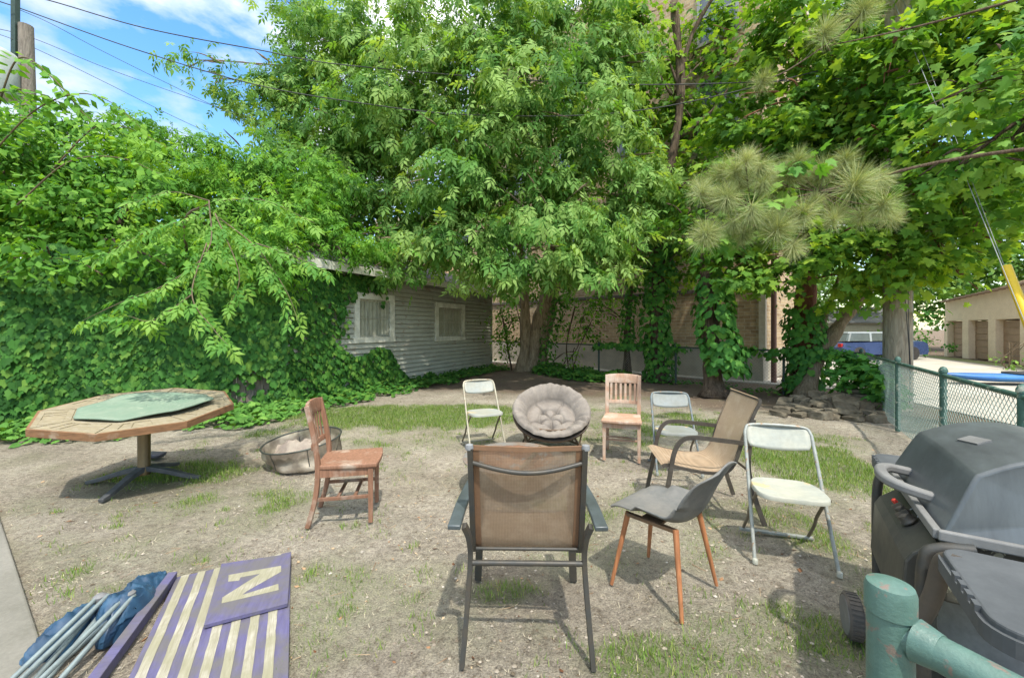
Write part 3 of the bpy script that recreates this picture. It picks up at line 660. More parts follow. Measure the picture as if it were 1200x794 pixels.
def keep2(x, z, r):   # x runs from the near end; ivy thick at the near end and low along the foot
    hi = np.clip((1.55-x)/.9, 0, 1)
    low = np.clip(1.35-.36*(x-1.0)+.25*np.sin(x*3), 0, 3)
    tongue = (z < low) & (z > -.1) & (x < 4.6)
    eave = (z > 2.15+.12*np.sin(x*4)) & (x < 2.6)
    win = (x > SL-6.6) & (x < SL-5.15) & (z > 1.12) & (z < 2.4)
    return (((hi > r) | tongue | eave) & ~(win & (r < .97)))
Cn = SC+SU*SL
iv = wall_ivy((Cn.x, Cn.y, 0), srz+math.pi, 5.2, 2.75, keep2, 9000, .85, 9, .28)
tag(leaves_obj('ivy', [iv], M_ivy), 'ivy climbing the near end of the grey shed and creeping along its wall', 'ivy')

def ground_leaves(polyfn, n_, box, size, seed, zr, tmpl=T_IVY):
    g = np.random.default_rng(seed); x = box[0]+g.random(n_)*(box[1]-box[0]); y = box[2]+g.random(n_)*(box[3]-box[2])
    q = polyfn(x, y); kp = g.random(n_) < q; x, y, q = x[kp], y[kp], q[kp]; k_ = len(x)
    z = gz(x, y)+.02+zr*(.35+.65*g.random(k_))*np.clip(q, .2, 1)*(.7+.4*np.sin(x*5+y*3)*np.cos(y*6-x))
    a = g.random(k_)*6.28; fw = np.stack([np.cos(a), np.sin(a)-.4, -.25*np.ones(k_)], 1); nr = np.stack([g.normal(size=k_)*.3, -.35+g.normal(size=k_)*.3, np.ones(k_)], 1)
    return scatter(tmpl, np.stack([x, y, z], 1), fw, nr, size*(.6+.7*g.random(k_)), np.clip(.5+.2*g.normal(size=k_), 0, 1))
def seg_dist(x, y, a, b):
    ax, ay, bx, by = a[0], a[1], b[0], b[1]; dx, dy = bx-ax, by-ay; t = np.clip(((x-ax)*dx+(y-ay)*dy)/(dx*dx+dy*dy), 0, 1)
    return np.hypot(x-ax-t*dx, y-ay-t*dy)
def band(a, b, wd):
    def f(x, y):
        d = seg_dist(x, y, a, b)/(wd*(1+.18*np.sin(x*3.1+y*2.3)+.1*np.sin(x*9-y*7))); return np.clip((1.15-d)*4, 0, 1)
    return f
ch = [ground_leaves(band((-9.4, 4.5), (-4.4, 7.3), .85), 16000, (-9.8, -3.3, 3.4, 8.8), .75, 51, .24)]
tag(leaves_obj('ground_cover', ch, M_gcover), 'bright green creeping ground cover along the foot of the ivy fence', 'ground cover', kind='stuff')
ch = [ground_leaves(band((-3.9, 7.9), (-.7, 14.6), .55), 12000, (-5.5, .5, 7.8, 15.5), .75, 52, .22), ground_leaves(band((1.2, 12.5), (2.9, 12.0), .62), 5000, (.2, 3.8, 11.2, 13.6), .8, 53, .3),
      ground_leaves(band((3.2, 12.2), (6.2, 9.4), .3), 1400, (3, 7, 9, 13), .7, 54, .15)]
tag(leaves_obj('ground_ivy', ch, M_ivy), 'dark green ground ivy at the foot of the shed and around the box elder', 'ground ivy', kind='stuff')

# ------------------------------------------------------------------ brick building and others behind
def brickmat(name, a, b_, mortar, sc=1.0):
    m, t, n, l, b = newmat(name); tc_ = n.new('ShaderNodeTexCoord'); sp = n.new('ShaderNodeSeparateXYZ'); cb = n.new('ShaderNodeCombineXYZ')
    l.new(tc_.outputs['Object'], sp.inputs[0]); sm = n.new('ShaderNodeMath'); sm.operation = 'ADD'; l.new(sp.outputs['X'], sm.inputs[0]); l.new(sp.outputs['Y'], sm.inputs[1])
    l.new(sm.outputs[0], cb.inputs['X']); l.new(sp.outputs['Z'], cb.inputs['Y'])
    br = n.new('ShaderNodeTexBrick'); br.inputs['Scale'].default_value = 1; br.inputs['Brick Width'].default_value = .22*sc; br.inputs['Row Height'].default_value = .075*sc
    br.inputs['Mortar Size'].default_value = .008; br.inputs['Color1'].default_value = (*a, 1); br.inputs['Color2'].default_value = (*b_, 1); br.inputs['Mortar'].default_value = (*mortar, 1)
    br.inputs['Bias'].default_value = -.1; l.new(cb.outputs[0], br.inputs['Vector'])
    f = noise_(n, l, tc_.outputs['Object'], 2.2, 8, .65); f2 = noise_(n, l, cb.outputs[0], 9, 3, .6)
    c = mixc(n, l, .6, br.outputs['Color'], rampn(n, l, f, [(.3, (.62, .58, .55)), (.7, (1.15, 1.12, 1.05))]), 'MULTIPLY')
    c = mixc(n, l, .5, c, rampn(n, l, f2, [(.3, (.55, .5, .45)), (.7, (1.2, 1.15, 1.1))]), 'MULTIPLY')
    l.new(c, b.inputs['Base Color']); b.inputs['Roughness'].default_value = .92; b.inputs['Specular IOR Level'].default_value = .15
    bump(n, l, b, br.outputs['Fac'], -.4, .012); return m
M_brick = brickmat('tan_brick', (.50, .385, .24), (.33, .235, .145), (.50, .45, .35), 1.4)
M_brick2 = brickmat('yellow_brick', (.62, .45, .27), (.50, .34, .20), (.50, .42, .32), 1.3)
BC = Vector((7.1, 11.6, 0)); brz = math.atan2(.698, -.716)
bb = empty('brick_building', BC, brz, 'tall tan brick apartment building standing behind the trees and back fence', 'building')
mb = MB(); mb.box((6.5, -4, 2.5), (13, 8, 3.2)); mb.box((6.5, -4, 9.0), (13, 8.02-.05, 9.6)); mb.build('wall', M_brick, bb)
MB().box((6.5, -3.98, .45), (13.04, 8.05, .9)).build('foundation', concrete('foundation', (.44, .385, .295), .8), bb)
MB().box((6.5, -3.97, 4.15), (13.1, 8.1, .12)).build('ledge', worn('dark_ledge', (.16, .13, .11), (.10, .08, .07), .8), bb)
MB().box((6.5, .03, 2.66), (13.0, .06, .10)).build('ledge', MC['dark_ledge'], bb)
MB().box((.0, .0, 1.72), (.16, .16, 1.6)).build('quoin', worn('pale_stone', (.62, .56, .44), (.5, .44, .34), .85), bb)
mb = MB(); mb.tube([(-.28, .05, 0), (-.28, .05, 3.4), (-.28, -.05, 6)], .07, 10); mb.build('downspout', worn('brown_metal', (.20, .09, .06), (.14, .07, .05), .5), bb, smooth=60)
MB().box((6.5, -4, 13.9), (13.2, 8.2, .25)).build('parapet', MC['pale_stone'], bb)
M_dglass = worn('dark_glass', (.18, .20, .20), (.10, .11, .11), .12, scale=1.5, spec=.9, bmp=0)
for z0 in (5.4, 8.3, 11.1):
    for x0 in (1.2, 4.0, 6.8, 9.6):
        fr2 = MB(); wd, ht = 1.1, 1.6
        for cx_, cz_, sx, sz in ((0, ht/2, wd+.16, .08), (0, -ht/2, wd+.2, .10), (-wd/2, 0, .08, ht), (wd/2, 0, .08, ht), (0, .02, wd, .05)): fr2.box((x0+cx_, .02, z0+cz_), (sx, .08, sz))
        wo = fr2.build('window', worn('grey_frame', (.34, .34, .33), (.25, .25, .24), .6), bb)
        MB().box((x0, .004, z0), (wd-.06, .012, ht-.04)).build('pane', M_dglass, wo)
tb = empty('brick_building', (-9.5, 25.5, 0), math.atan2(-.35, .94)+math.pi, 'lower yellow brick building far behind the grey shed roof', 'building')
tb.location = (1.0, 22.5, 0)
MB().box((5.2, -4, 4.1), (10.4, 8, 8.2)).build('wall', M_brick2, tb)
MB().box((5.2, -4, 8.3), (10.6, 8.2, .25)).build('parapet', MC['pale_stone'], tb)
for x0 in (1.5, 4.0, 6.5, 9.0):
    for z0 in (3.0, 6.2):
        wo = MB().box((x0, .03, z0), (1.3, .08, 1.6)).build('window', MC['grey_frame'], tb); MB().box((x0, .08, z0), (1.1, .02, 1.4)).build('pane', M_dglass, wo)

# garage row on the far side of the alley
gu = Vector((.435, .9, 0)); gr_ = empty('garage_row', (18.2, 11.0, 0), math.atan2(gu.y, gu.x), 'tan stucco garage row with brown overhead doors across the alley', 'garage')
M_stuc = worn('tan_stucco', (.74, .63, .46), (.64, .53, .38), .9, scale=2.5); M_gdoor = worn('brown_door', (.36, .26, .17), (.28, .19, .12), .7, scale=3)
DR = [(10.9, 12.35), (8.75, 10.35), (6.6, 8.2), (4.4, 6.05), (2.2, 3.9)]
mb = MB(); mb.add([Vector(p) for p in ((0, 0, 1.92), (12.7, 0, 1.92), (12.7, 0, 2.95), (9, 0, 3.25), (6, 0, 3.55), (0, 0, 3.7), (0, -6, 1.92), (12.7, -6, 1.92), (12.7, -6, 2.95), (9, -6, 3.25), (6, -6, 3.55), (0, -6, 3.7))],
      [(0, 1, 2, 3, 4, 5), (11, 10, 9, 8, 7, 6), (1, 7, 8, 2), (2, 8, 9, 3), (3, 9, 10, 4), (4, 10, 11, 5), (0, 5, 11, 6), (0, 6, 7, 1)])
mb.box((12.65, -3, .96), (.1, 6, 1.9)); mb.box((.05, -3, .96), (.1, 6, 1.9)); mb.build('wall', M_stuc, gr_)
mb = MB(); xs_ = [0]+[v_ for d_ in sorted(DR) for v_ in d_]+[12.7]
for k in range(0, len(xs_), 2): MB().box(((xs_[k]+xs_[k+1])/2, -.12, .96), (xs_[k+1]-xs_[k], .34, 1.92)).build('pillar', M_stuc, gr_, bevel=.01)
for a_, b_ in DR:
    mb = MB(); z = .03
    while z < 1.85: mb.box(((a_+b_)/2, -.22+.0, z+.15), (b_-a_, .04, .29)); z += .305
    mb.build('garage_door', M_gdoor, gr_, bevel=.012)
mb = MB()
for k in range(24): mb.box((12.7-.26-k*.5*1.02, .0, 2.99+(k*.5/12.7)*.72), (.52, .5, .07))
mb.build('coping', worn('coping', (.38, .27, .20), (.28, .2, .15), .8), gr_)
# far house down the alley
fh = empty('house', (31, 39, 0), R(-35), 'small far house with grey gable roof down the alley', 'house')
mb = MB(); mb.box((0, 0, 1.0), (9, 6, 2.0)); mb.build('wall', worn('beige_siding', (.60, .54, .44), (.5, .45, .36), .85), fh)
mb = MB(); mb.prism([(-3.4, 0), (3.4, 0), (0, 1.5)], -4.8, 4.8, Matrix.Rotation(R(90), 4, 'Z') @ Matrix.Rotation(R(90), 4, 'X') @ Matrix.Identity(4))
ro = mb.build('roof', M_shing, fh); ro.location = (0, 0, 2.0)
mb = MB(); mb.prism([(-1.6, 0), (1.6, 0), (0, 1.0)], 3.0, 3.3, Matrix.Rotation(R(90), 4, 'X')); g_ = mb.build('gable', worn('beige_siding2', (.66, .60, .5), (.55, .5, .4), .85), fh); g_.location = (-2, 0, 2.0)
MB().box((1.2, -3.05, .9), (3.0, .06, 1.7)).build('garage_door', worn('cream_door', (.7, .62, .45), (.6, .52, .38), .7), fh)

# parked car
def car(loc, rz, label, body_c, name='parked_car'):
    t = empty(name, loc, rz, label, 'car'); mbod = worn('car_paint', body_c, tuple(x*.8 for x in body_c), .25, scale=2, spec=.7, bmp=0)
    roofm = worn('silver_paint', (.36, .40, .39), (.3, .33, .32), .3, scale=2, spec=.7, bmp=0)
    prof = [(-2.25, .32), (-2.28, .62), (-2.15, .86), (2.0, .92), (2.22, .8), (2.28, .45), (2.2, .3)]
    mb_ = MB(); mb_.grid(13, len(prof), lambda u, v: Vector((prof[round(v*(len(prof)-1))][0]*(1-.02*(2*u-1)**2), (u-.5)*1.76, prof[round(v*(len(prof)-1))][1]-.03*(2*u-1)**4)))
    sd_ = [(x, z) for x, z in prof]
    for s_ in (-1, 1): mb_.add([Vector((x*.98, s_*.88, z-.03)) for x, z in sd_], [tuple(range(len(sd_)))])
    mb_.build('body', mbod, t, smooth=30)
    mb_ = MB(); mb_.box((-.25, 0, 1.10), (3.6, 1.56, .36), taper=.86); mb_.build('cabin_glass', worn('car_glass', (.13, .16, .15), (.09, .11, .10), .15, scale=1, spec=.7, bmp=0), t)
    mb_ = MB(); mb_.box((-.25, 0, 1.31), (3.15, 1.38, .07), taper=.96); mb_.build('roof', roofm, t, bevel=.02)
    for x in (-1.95, -.75, .45, 1.35):
        for s_ in (-1, 1): MB().bar([(x*.98, s_*.79, .90), (x*.86-.02, s_*.685, 1.29)], .07, .03).build('pillar', roofm, t)
    for x in (-1.42, 1.42):
        for s_ in (-1, 1):
            wmb = MB(); wmb.lathe([(.2, -.09), (.31, -.09), (.33, -.05), (.33, .05), (.31, .09), (.2, .09)], 20)
            wh = wmb.build('wheel', worn('tyre', (.03, .03, .03), (.06, .055, .05), .9), t, smooth=40); wh.location = (x, s_*.80, .33); wh.rotation_euler = (R(90), 0, 0)
            MB().lathe([(.02, -.05), (.2, -.06), (.2, .06), (.02, .05)], 16).build('rim', worn('rim', (.5, .5, .5), (.35, .35, .35), .4, metal=.8), wh)
    for s_ in (-1, 1): MB().box((2.22, s_*.62, .68), (.1, .32, .14)).build('headlight', worn('lens', (.8, .8, .75), (.7, .7, .65), .1), t, bevel=.02); MB().box((-2.22, s_*.68, .72), (.1, .2, .16)).build('tail_light', worn('red_lens', (.5, .03, .02), (.4, .03, .02), .2), t, bevel=.02)
    return t
car((17.6, 20.2, 0), R(6), 'blue car with pale silver roof parked across the alley behind the fence', (.05, .085, .20))

# blue kayak beyond the side fence
kp = S(1176, 440, 11.0); kt = empty('kayak', (13.6, 10.9, 0), R(-6), 'bright blue kayak lying on the alley edge beyond the green fence', 'kayak')
def kay(u, v):
    x = (u-.5)*3.9; w_ = .36*max(0, 1-(abs(x)/1.98)**2.4)**.8; a = v*2*math.pi; rise = .16*(abs(x)/1.95)**3
    return Vector((x, math.cos(a)*w_, .20+rise*.6+math.sin(a)*.12*(1 if math.sin(a) < 0 else .9)*max(.15, 1-(abs(x)/1.98)**4)))
mb = MB(); mb.grid(30, 17, kay); mb.build('hull', worn('blue_plastic', (.02, .11, .38), (.05, .20, .45), .3, scale=2, bmp=.02), kt, smooth=180)
mb = MB(); mb.tube([(math.cos(a)*.45, math.sin(a)*.24, .325) for a in [i*math.pi/10 for i in range(20)]], .025, 6, closed=True); mb.build('cockpit_rim', worn('black_plastic', (.03, .03, .03), (.06, .06, .06), .5), kt, smooth=60)
MB().prism(rounded(.42, .22, .2, 5), .312, .325).build('cockpit', worn('dark_cockpit', (.015, .02, .03), (.01, .01, .01), .8), kt)

# bushes at the garage row
def bush(label, loc, blobs, seed, m=M_far, sc=1.5, name='bush', tm=T_SIMPLE, dens=170, clump=.35):
    t = empty(name, loc, 0, label, 'bush')
    mb_ = MB(); g = random.Random(seed)
    for k in range(6): mb_.tube(catmull([(0, 0, 0), (g.uniform(-.2, .2), g.uniform(-.2, .2), .4), (g.uniform(-.5, .5), g.uniform(-.4, .4), 1.0)], 3), .012, 5)
    mb_.build('stem', M_twig, t)
    ch_ = crown_chunks(blobs, tm, sc, dens, clump, seed, .3)
    leaves_obj('foliage', [(ch_[0]-np.array(loc), ch_[1], ch_[2], ch_[3])], m, t); return t
bush('round leafy bush against the far left end of the garage row', (21.2, 21.0, 0), [(1088, 398, 21, 24, 20, 1.0), (1080, 375, 22, 18, 12, 1.0), (1070, 408, 20.5, 16, 10, .6)], 71, M_vine, 1.7, dens=60)
bush('feathery weed clump in front of the third garage door', (17.9, 14.8, 0), [(1180, 424, 14.8, 16, 8, .6, .8), (1196, 428, 14.2, 18, 8, .6, .8)], 72, M_far, 1.3, dens=90)
bush('leafy vine bush smothering the fence corner above the stone pile', (7.0, 7.9, 0), [(1016, 445, 7.3, 30, 34, .3, 1.0), (1000, 430, 7.5, 24, 18, .3), (1032, 432, 7.0, 20, 22, .25), (1020, 475, 7.2, 22, 20, .2, .9), (1035, 465, 6.9, 14, 24, .2)], 73, M_vine, .85, tm=T_MAPLE, dens=520, clump=.2)
# ------------------------------------------------------------------ chain link fences
M_gal = worn('galvanised', (.36, .37, .34), (.20, .20, .17), .5, metal=.5, scale=6)
M_green = worn('green_paint', (.07, .155, .125), (.04, .09, .07), .5, scale=8, worn_c=(.28, .30, .24), worn_amt=.15)
M_wireg = worn('green_wire', (.33, .40, .355), (.20, .27, .23), .55, scale=14)
def chain_fence(a, b, H, label, m, mw, pitch, wire, posts, name='chain_link_fence', pr=.028, sag=0):
    a, b = Vector(a), Vector(b); Lg = (b-a).length; t = empty(name, a, math.atan2((b-a).y, (b-a).x), label, 'fence')
    mb_ = MB(); r = wire/2
    lo, hi = .04, H-.015; hh = hi-lo
    for s_ in (-1, 1):
        k = -hh
        while k < Lg+hh:
            x0 = k; z0 = lo; x1 = k+s_*hh; z1 = hi
            xa, xb = min(x0, x1), max(x0, x1)
            if xb > 0 and xa < Lg:
                def at(x): return lo+(x-x0)/(x1-x0)*hh
                ca, cb_ = max(xa, 0), min(xb, Lg)
                if cb_-ca > .02:
                    y = s_*wire*.35; p, q = Vector((ca, y, at(ca))), Vector((cb_, y, at(cb_)))
                    nseg = 1; mb_.tube([p, q], r, 4)
            k += pitch*1.4142
    mb_.build('wire_mesh', mw, t)
    mb_ = MB(); mb_.tube([(0, 0, H), (Lg/2, 0, H-.004), (Lg, 0, H)], pr*.75, 10); mb_.build('top_rail', m, t, smooth=60)
    for q in posts:
        pm_ = MB(); pm_.lathe([(pr, 0), (pr, H+.03), (pr*1.25, H+.03), (pr*1.25, H+.055), (pr*.8, H+.085), (.004, H+.095)], 14, (q*Lg, .0, 0)); pm_.build('post', m, t, smooth=50)
    return t
Fc = Vector((7.19, 8.43, 0))
chain_fence((-.9, 16.3, 0), Fc, 1.0, 'long low chain link fence along the back of the yard', worn('dark_green_pipe', (.06, .10, .08), (.04, .06, .05), .6), M_gal, .055, .0045, [0, .17, .4463, .66, .88])
chain_fence(Fc, (3.2, 2.13, 0), 1.0, 'green painted chain link fence on the right behind the grill', M_green, M_wireg, .05, .0055, [.0, .386, .638, .86], pr=.030)
# lower ties and coils along the green fence top
# vines on the fence and trunks
def trunk_ivy(path, r, n_, seed, size=1.0, zmin=0, zmax=99, tmpl=T_GRAPE):
    g = np.random.default_rng(seed); c = catmull(path, 10); c = np.array([tuple(p) for p in c]); k = g.integers(0, len(c)-1, n_); u = g.random(n_)
    p = c[k]*(1-u[:, None])+c[k+1]*u[:, None]; a = g.random(n_)*6.28
    blob = .6+.7*(.5+.5*np.sin(p[:, 2]*3.1+a*1.0))*g.random(n_)
    o_ = np.stack([np.cos(a), np.sin(a), np.zeros(n_)], 1); p = p+o_*(r*(blob+.35))[:, None]; p[:, 2] += g.normal(size=n_)*.05
    p = p; fw = o_*.5+np.array([0, 0, -1.0])+g.normal(size=(n_, 3))*.3; nr = o_+np.array([0, 0, .5])+g.normal(size=(n_, 3))*.25
    return scatter(tmpl, p, fw, nr, size*(.6+.6*g.random(n_)), np.clip(.5+.2*g.normal(size=n_), 0, 1))
tag(leaves_obj('climbing_vine', [trunk_ivy([(4.15, 11.6, .1), (4.1, 11.6, 2.2), (4.3, 11.7, 4.2)], .36, 1500, 81, .85)], M_vine), 'vine wrapping the tall dark tree behind the back fence', 'vine')
tag(leaves_obj('climbing_vine', [trunk_ivy([(4.6, 8.9, .55), (4.55, 8.95, 1.3), (4.4, 9.0, 2.6)], .34, 750, 82, 1.0), trunk_ivy([(4.6, 8.95, 1.0), (5.2, 9.7, 1.0), (5.7, 9.9, 1.0)], .14, 260, 83, .9)], M_vine), 'large-leaved vine on the maple trunk behind the tan sling chair, trailing onto the fence', 'vine')
tag(leaves_obj('climbing_vine', [trunk_ivy([(6.5, 9.2, .1), (6.6, 9.2, 1.0), (6.75, 9.3, 2.0)], .34, 800, 84, .9), trunk_ivy([(5.9, 9.55, .95), (6.6, 9.0, 1.0), (7.0, 8.7, .95)], .16, 260, 87, .8)], M_vine), 'vine covering the foot of the red-brown maple behind the stone pile', 'vine')
tag(leaves_obj('climbing_vine', [trunk_ivy([(2.6, 12.9, .98), (3.6, 12.0, 1.0), (4.6, 11.0, .98)], .14, 420, 85, .8)], M_vine), 'thin vine running along the top rail of the back fence', 'vine')
tag(leaves_obj('climbing_vine', [trunk_ivy([(.95, 12.6, .2), (1.2, 12.55, 1.4), (1.5, 12.4, 2.6)], .22, 500, 86, .7, tmpl=T_IVY)], M_ivy), 'ivy creeping up the right side of the box elder trunk', 'vine')
tag(leaves_obj('climbing_vine', [trunk_ivy([(3.62, 12.85, 1.0), (3.66, 12.85, 2.0), (3.8, 12.75, 3.0)], .2, 350, 88, .75)], M_vine), 'sparse vine on the slim trunk right of the box elder', 'vine')

# ------------------------------------------------------------------ poles, wires
M_pole = barkmat('pole_wood', (.22, .17, .12), (.36, .30, .22), (.46, .39, .29))
pl_ = empty('utility_pole', (7.15, 7.6, 0), 0, 'thick weathered wooden utility pole just outside the green fence', 'utility pole')
mb = MB(); mb.tube([(0, 0, 0), (0, 0, 3), (0, .0, 10)], .205, 20, rr=[.212, .2, .165]); mb.build('pole', M_pole, pl_, smooth=60)
MB().tube([(.19, -.09, 0), (.185, -.085, 8)], .016, 8).build('conduit', M_gal, pl_, smooth=60)
mb = MB(); mb.tube(catmull([(-.12, -.175, 3.0), (-.03, -.20, 1.8), (.03, -.205, .8), (.02, -.21, 0)], 5), .007, 6); mb.tube(catmull([(.03, -.2, 3.0), (.01, -.2, 1.8), (.03, -.22, .8)], 5), .007, 6); mb.build('cable', worn('black_cable', (.03, .03, .03), (.05, .05, .05), .6), pl_, smooth=60)
lp = empty('utility_pole', (-10.6, 9, 0), R(0), 'grey wooden utility pole with a pale transformer can at the upper left', 'utility pole')
MB().tube([(.1, 0, 0), (0, 0, 5), (-.08, 0, 8.15)], .14, 14, rr=[.155, .14, .12]).build('pole', barkmat('grey_pole_wood', (.13, .11, .09), (.23, .20, .165), (.32, .28, .23)), lp, smooth=60)
mb = MB(); mb.lathe([(.05, 0), (.34, .02), (.37, .1), (.37, .85), (.33, .93), (.2, 1.0), (.02, 1.02)], 24, (-.34, -.35, 6.42)); mb.build('transformer', worn('pale_grey_paint', (.50, .55, .50), (.36, .40, .36), .5, scale=4), lp, smooth=50)
mb = MB(); [mb.lathe([(.03, 0), (.06, .04), (.03, .08), (.06, .12), (.02, .2)], 10, (x, -.4, 7.4)) for x in (-.55, -.3)]; mb.build('bushing', worn('porcelain', (.3, .3, .28), (.2, .2, .18), .3), lp, smooth=60)
MB().box((-.25, -.05, 7.95), (.1, .1, 1.6)).build('bracket', worn('dark_green_metal', (.05, .09, .07), (.03, .05, .04), .6), lp, bevel=.005)
M_cable = MC['black_cable']
def wire(label, pts, r, name='power_line'):
    o = MB().tube(catmull([S(*p) for p in pts], 10), r, 6).build(name, M_cable, smooth=180); return tag(o, label, 'cable')
wire('thick black power line crossing the sky, highest of the wires', [(-40, -22, 8.6), (55, 0, 8.8), (170, 33, 9), (300, 58, 9.2), (420, 78, 9.4), (720, 99, 9.6), (1054, 90, 7.8)], .011)
wire('black power line running from the pole top down to the right, second from the top', [(-40, -8, 8.8), (12, 6, 9), (150, 55, 9.2), (290, 97, 9.3), (410, 119, 9.0), (560, 135, 9.2), (760, 128, 9.2), (1054, 60, 7.8)], .011)
wire('thin wire branching off the pole top beneath the second power line', [(14, 8, 9), (60, 28, 9.2), (130, 65, 9.8), (270, 133, 11), (330, 155, 12)], .006)
wire('thin slack wire crossing the sky at mid height left of the trees', [(-40, 28, 8.8), (30, 42, 9), (130, 82, 9.6), (250, 124, 10.6), (330, 150, 11.5)], .006)
wire('lowest thin wire above the left tree tops', [(-40, 28, 8.6), (30, 52, 9), (120, 95, 9.8), (200, 135, 10.6), (265, 165, 11.4)], .006)
# guy wires with a yellow guard
M_gw = worn('steel_strand', (.36, .38, .37), (.25, .26, .25), .6, metal=.3, scale=20)
gw = empty('guy_wire', (5.9, 4.2, 0), 0, 'guy wire with bright yellow plastic guard rising to the utility pole', 'guy wire')
d_ = Vector((1.2, 3.4, 8)); MB().tube([(0, 0, -.1), tuple(d_)], .0045, 6).build('strand', M_gw, gw, smooth=60)
mb = MB(); mb.tube([tuple(d_*.02), tuple(d_*.16), tuple(d_*.286)], .047, 14); mb.build('guard', worn('yellow_plastic', (.85, .58, .02), (.75, .5, .03), .4, scale=2, bmp=.03), gw, smooth=50)
tag(MB().tube([(5.56, 3.93, 0), (6.95, 7.6, 7.9)], .0045, 6).build('guy_wire', M_gw, smooth=60), 'bare steel guy wire left of the yellow-guarded one', 'guy wire')

# ------------------------------------------------------------------ pine overhead
pn = empty('pine_tree', (6.4, 4.6, 0), 0, 'pine branch with pale spiky needle tufts reaching in over the yard at upper right', 'pine tree')
tufts = [(862, 202, 4.3, 26), (826, 275, 4.1, 24), (910, 270, 4.0, 28), (925, 205, 4.4, 26), (890, 195, 4.2, 24), (852, 232, 4.1, 24), (880, 245, 4.0, 24), (1000, 218, 4.2, 32), (1035, 240, 4.1, 25), (965, 200, 4.5, 22), (940, 250, 4.2, 24), (893, 95, 4.4, 18), (965, 40, 4.5, 24), (1010, 15, 4.6, 28), (845, 205, 4.4, 20), (990, 188, 4.5, 20), (870, 275, 4.2, 20), (895, 215, 4.1, 20), (1030, 210, 4.4, 20)]
_g = random.Random(12)
for k in range(30):
    px_, py_ = _g.uniform(818, 1048), _g.uniform(188, 292)
    if (px_-930)**2/125**2+(py_-238)**2/62**2 < 1 and not (px_ > 960 and py_ > 262): tufts.append((px_, py_, 4.1+_g.uniform(0, .6), _g.uniform(15, 21)))
tufts = [(a_, b__, c_, d__*.88) for a_, b__, c_, d__ in tufts]
g = np.random.default_rng(5); chs = []
needle = (np.array([(-.0055, 0, 0), (.0055, 0, 0), (.005, .6, .0), (-.005, .6, 0), (0, 1, -.03)]), [(0, 1, 2, 3), (3, 2, 4)])
inv = np.array([6.4, 4.6, 0]); hub = Vector(S(960, 225, 5.0))
mbp = MB(); main = [Vector((6.4, 4.6, 3.6)), Vector(S(1100, 190, 5.0)), hub, Vector(S(880, 240, 4.6))]
mbp.tube([p-Vector(inv) for p in catmull(main, 8)], .028, 8, rr=[.026-.018*i/24 for i in range(25)])
mbp.tube(catmull([(0, 0, 0), (.02, 0, 3), (0, .05, 6.5)], 8), .15, 14, rr=[.17-.09*i/16 for i in range(17)])
m2 = [Vector((6.4, 4.62, 5.4)), Vector(S(1080, 30, 5.0)), Vector(S(965, 55, 4.7))]; mbp.tube([p-Vector(inv) for p in catmull(m2, 8)], .02, 7, rr=[.018-.012*i/16 for i in range(17)])
for px, py, Y, rp in tufts:
    c = np.array(S(px, py, Y)); Ln = rp/F*Y*1.12; n_ = 620
    h_ = Vector(main[3]) if px < 900 else hub
    if py < 120: h_ = m2[2]
    mbp.tube([p-Vector(inv) for p in catmull([h_, h_.lerp(Vector(c), .6)+Vector((0, 0, -.04)), Vector(c)], 4)], .008, 5)
    ax0 = norm(g.normal(size=3)*.5+np.array([0, -.5, -.15])); d = norm(g.normal(size=(n_, 3))*.75+ax0*.55+np.array([0, 0, -.12])); ax = norm(np.array([[0, -.3, .5]]))
    base = c-inv+d*.02+ax*(g.random(n_)[:, None]-.5)*Ln*.5
    chs.append(scatter(needle, base, d, g.normal(size=(n_, 3)), Ln*(.75+.35*g.random(n_)), np.clip(.5+.25*g.normal(size=n_)+.12*g.normal(), 0, 1)))
# needle width should not grow with length: template is unit length, so rescale sides
mbp.build('trunk', M_bark2, pn, smooth=180)
nd = leaves_obj('needles', chs, M_needle, pn)
vb = [(905, 225, 4.35, 42, 30, .25, .75), (850, 290, 4.3, 30, 18, .2, .8), (930, 195, 4.4, 25, 10, .2, .7), (935, 262, 4.3, 22, 14, .2, .6)]
tag(leaves_obj('climbing_vine', [crown_chunks(vb, T_MAPLE, .8, 330, .2, 91, .6, bright=.15)], M_near), 'bright lobed vine leaves tangled among the pine needle tufts', 'vine')

# ------------------------------------------------------------------ stones
M_stone = worn('grey_stone', (.25, .225, .175), (.09, .08, .06), .95, scale=5, bmp=.6)
_n, _l = M_stone.node_tree.nodes, M_stone.node_tree.links; _b = _n['Principled BSDF']; _src = _b.inputs['Base Color'].links[0].from_socket
_oi = _n.new('ShaderNodeObjectInfo'); _l.new(mixc(_n, _l, .8, _src, rampn(_n, _l, _oi.outputs['Random'], [(0, (.55, .50, .42)), (.5, (1, .92, .78)), (1, (1.25, 1.2, 1.1))]), 'MULTIPLY'), _b.inputs['Base Color'])
def stone(r, seed, flat=.45):
    bm = bmesh.new(); bmesh.ops.create_icosphere(bm, subdivisions=3, radius=1); g = random.Random(seed); ofs = Vector((seed*3.1, 1, 2))
    for v_ in bm.verts:
        p = v_.co.copy(); q = Vector((max(-.72, min(.72, p.x)), max(-.7, min(.7, p.y)), max(-.62, min(.62, p.z))))
        q *= 1+.28*mnoise.noise(p*1.1+ofs)+.08*mnoise.noise(p*4+ofs)
        v_.co = Vector((q.x*r*1.25, q.y*r*.9, q.z*r*flat))
    me = bpy.data.meshes.new('stone'); bm.to_mesh(me); bm.free(); return me
g = random.Random(3); SP = []
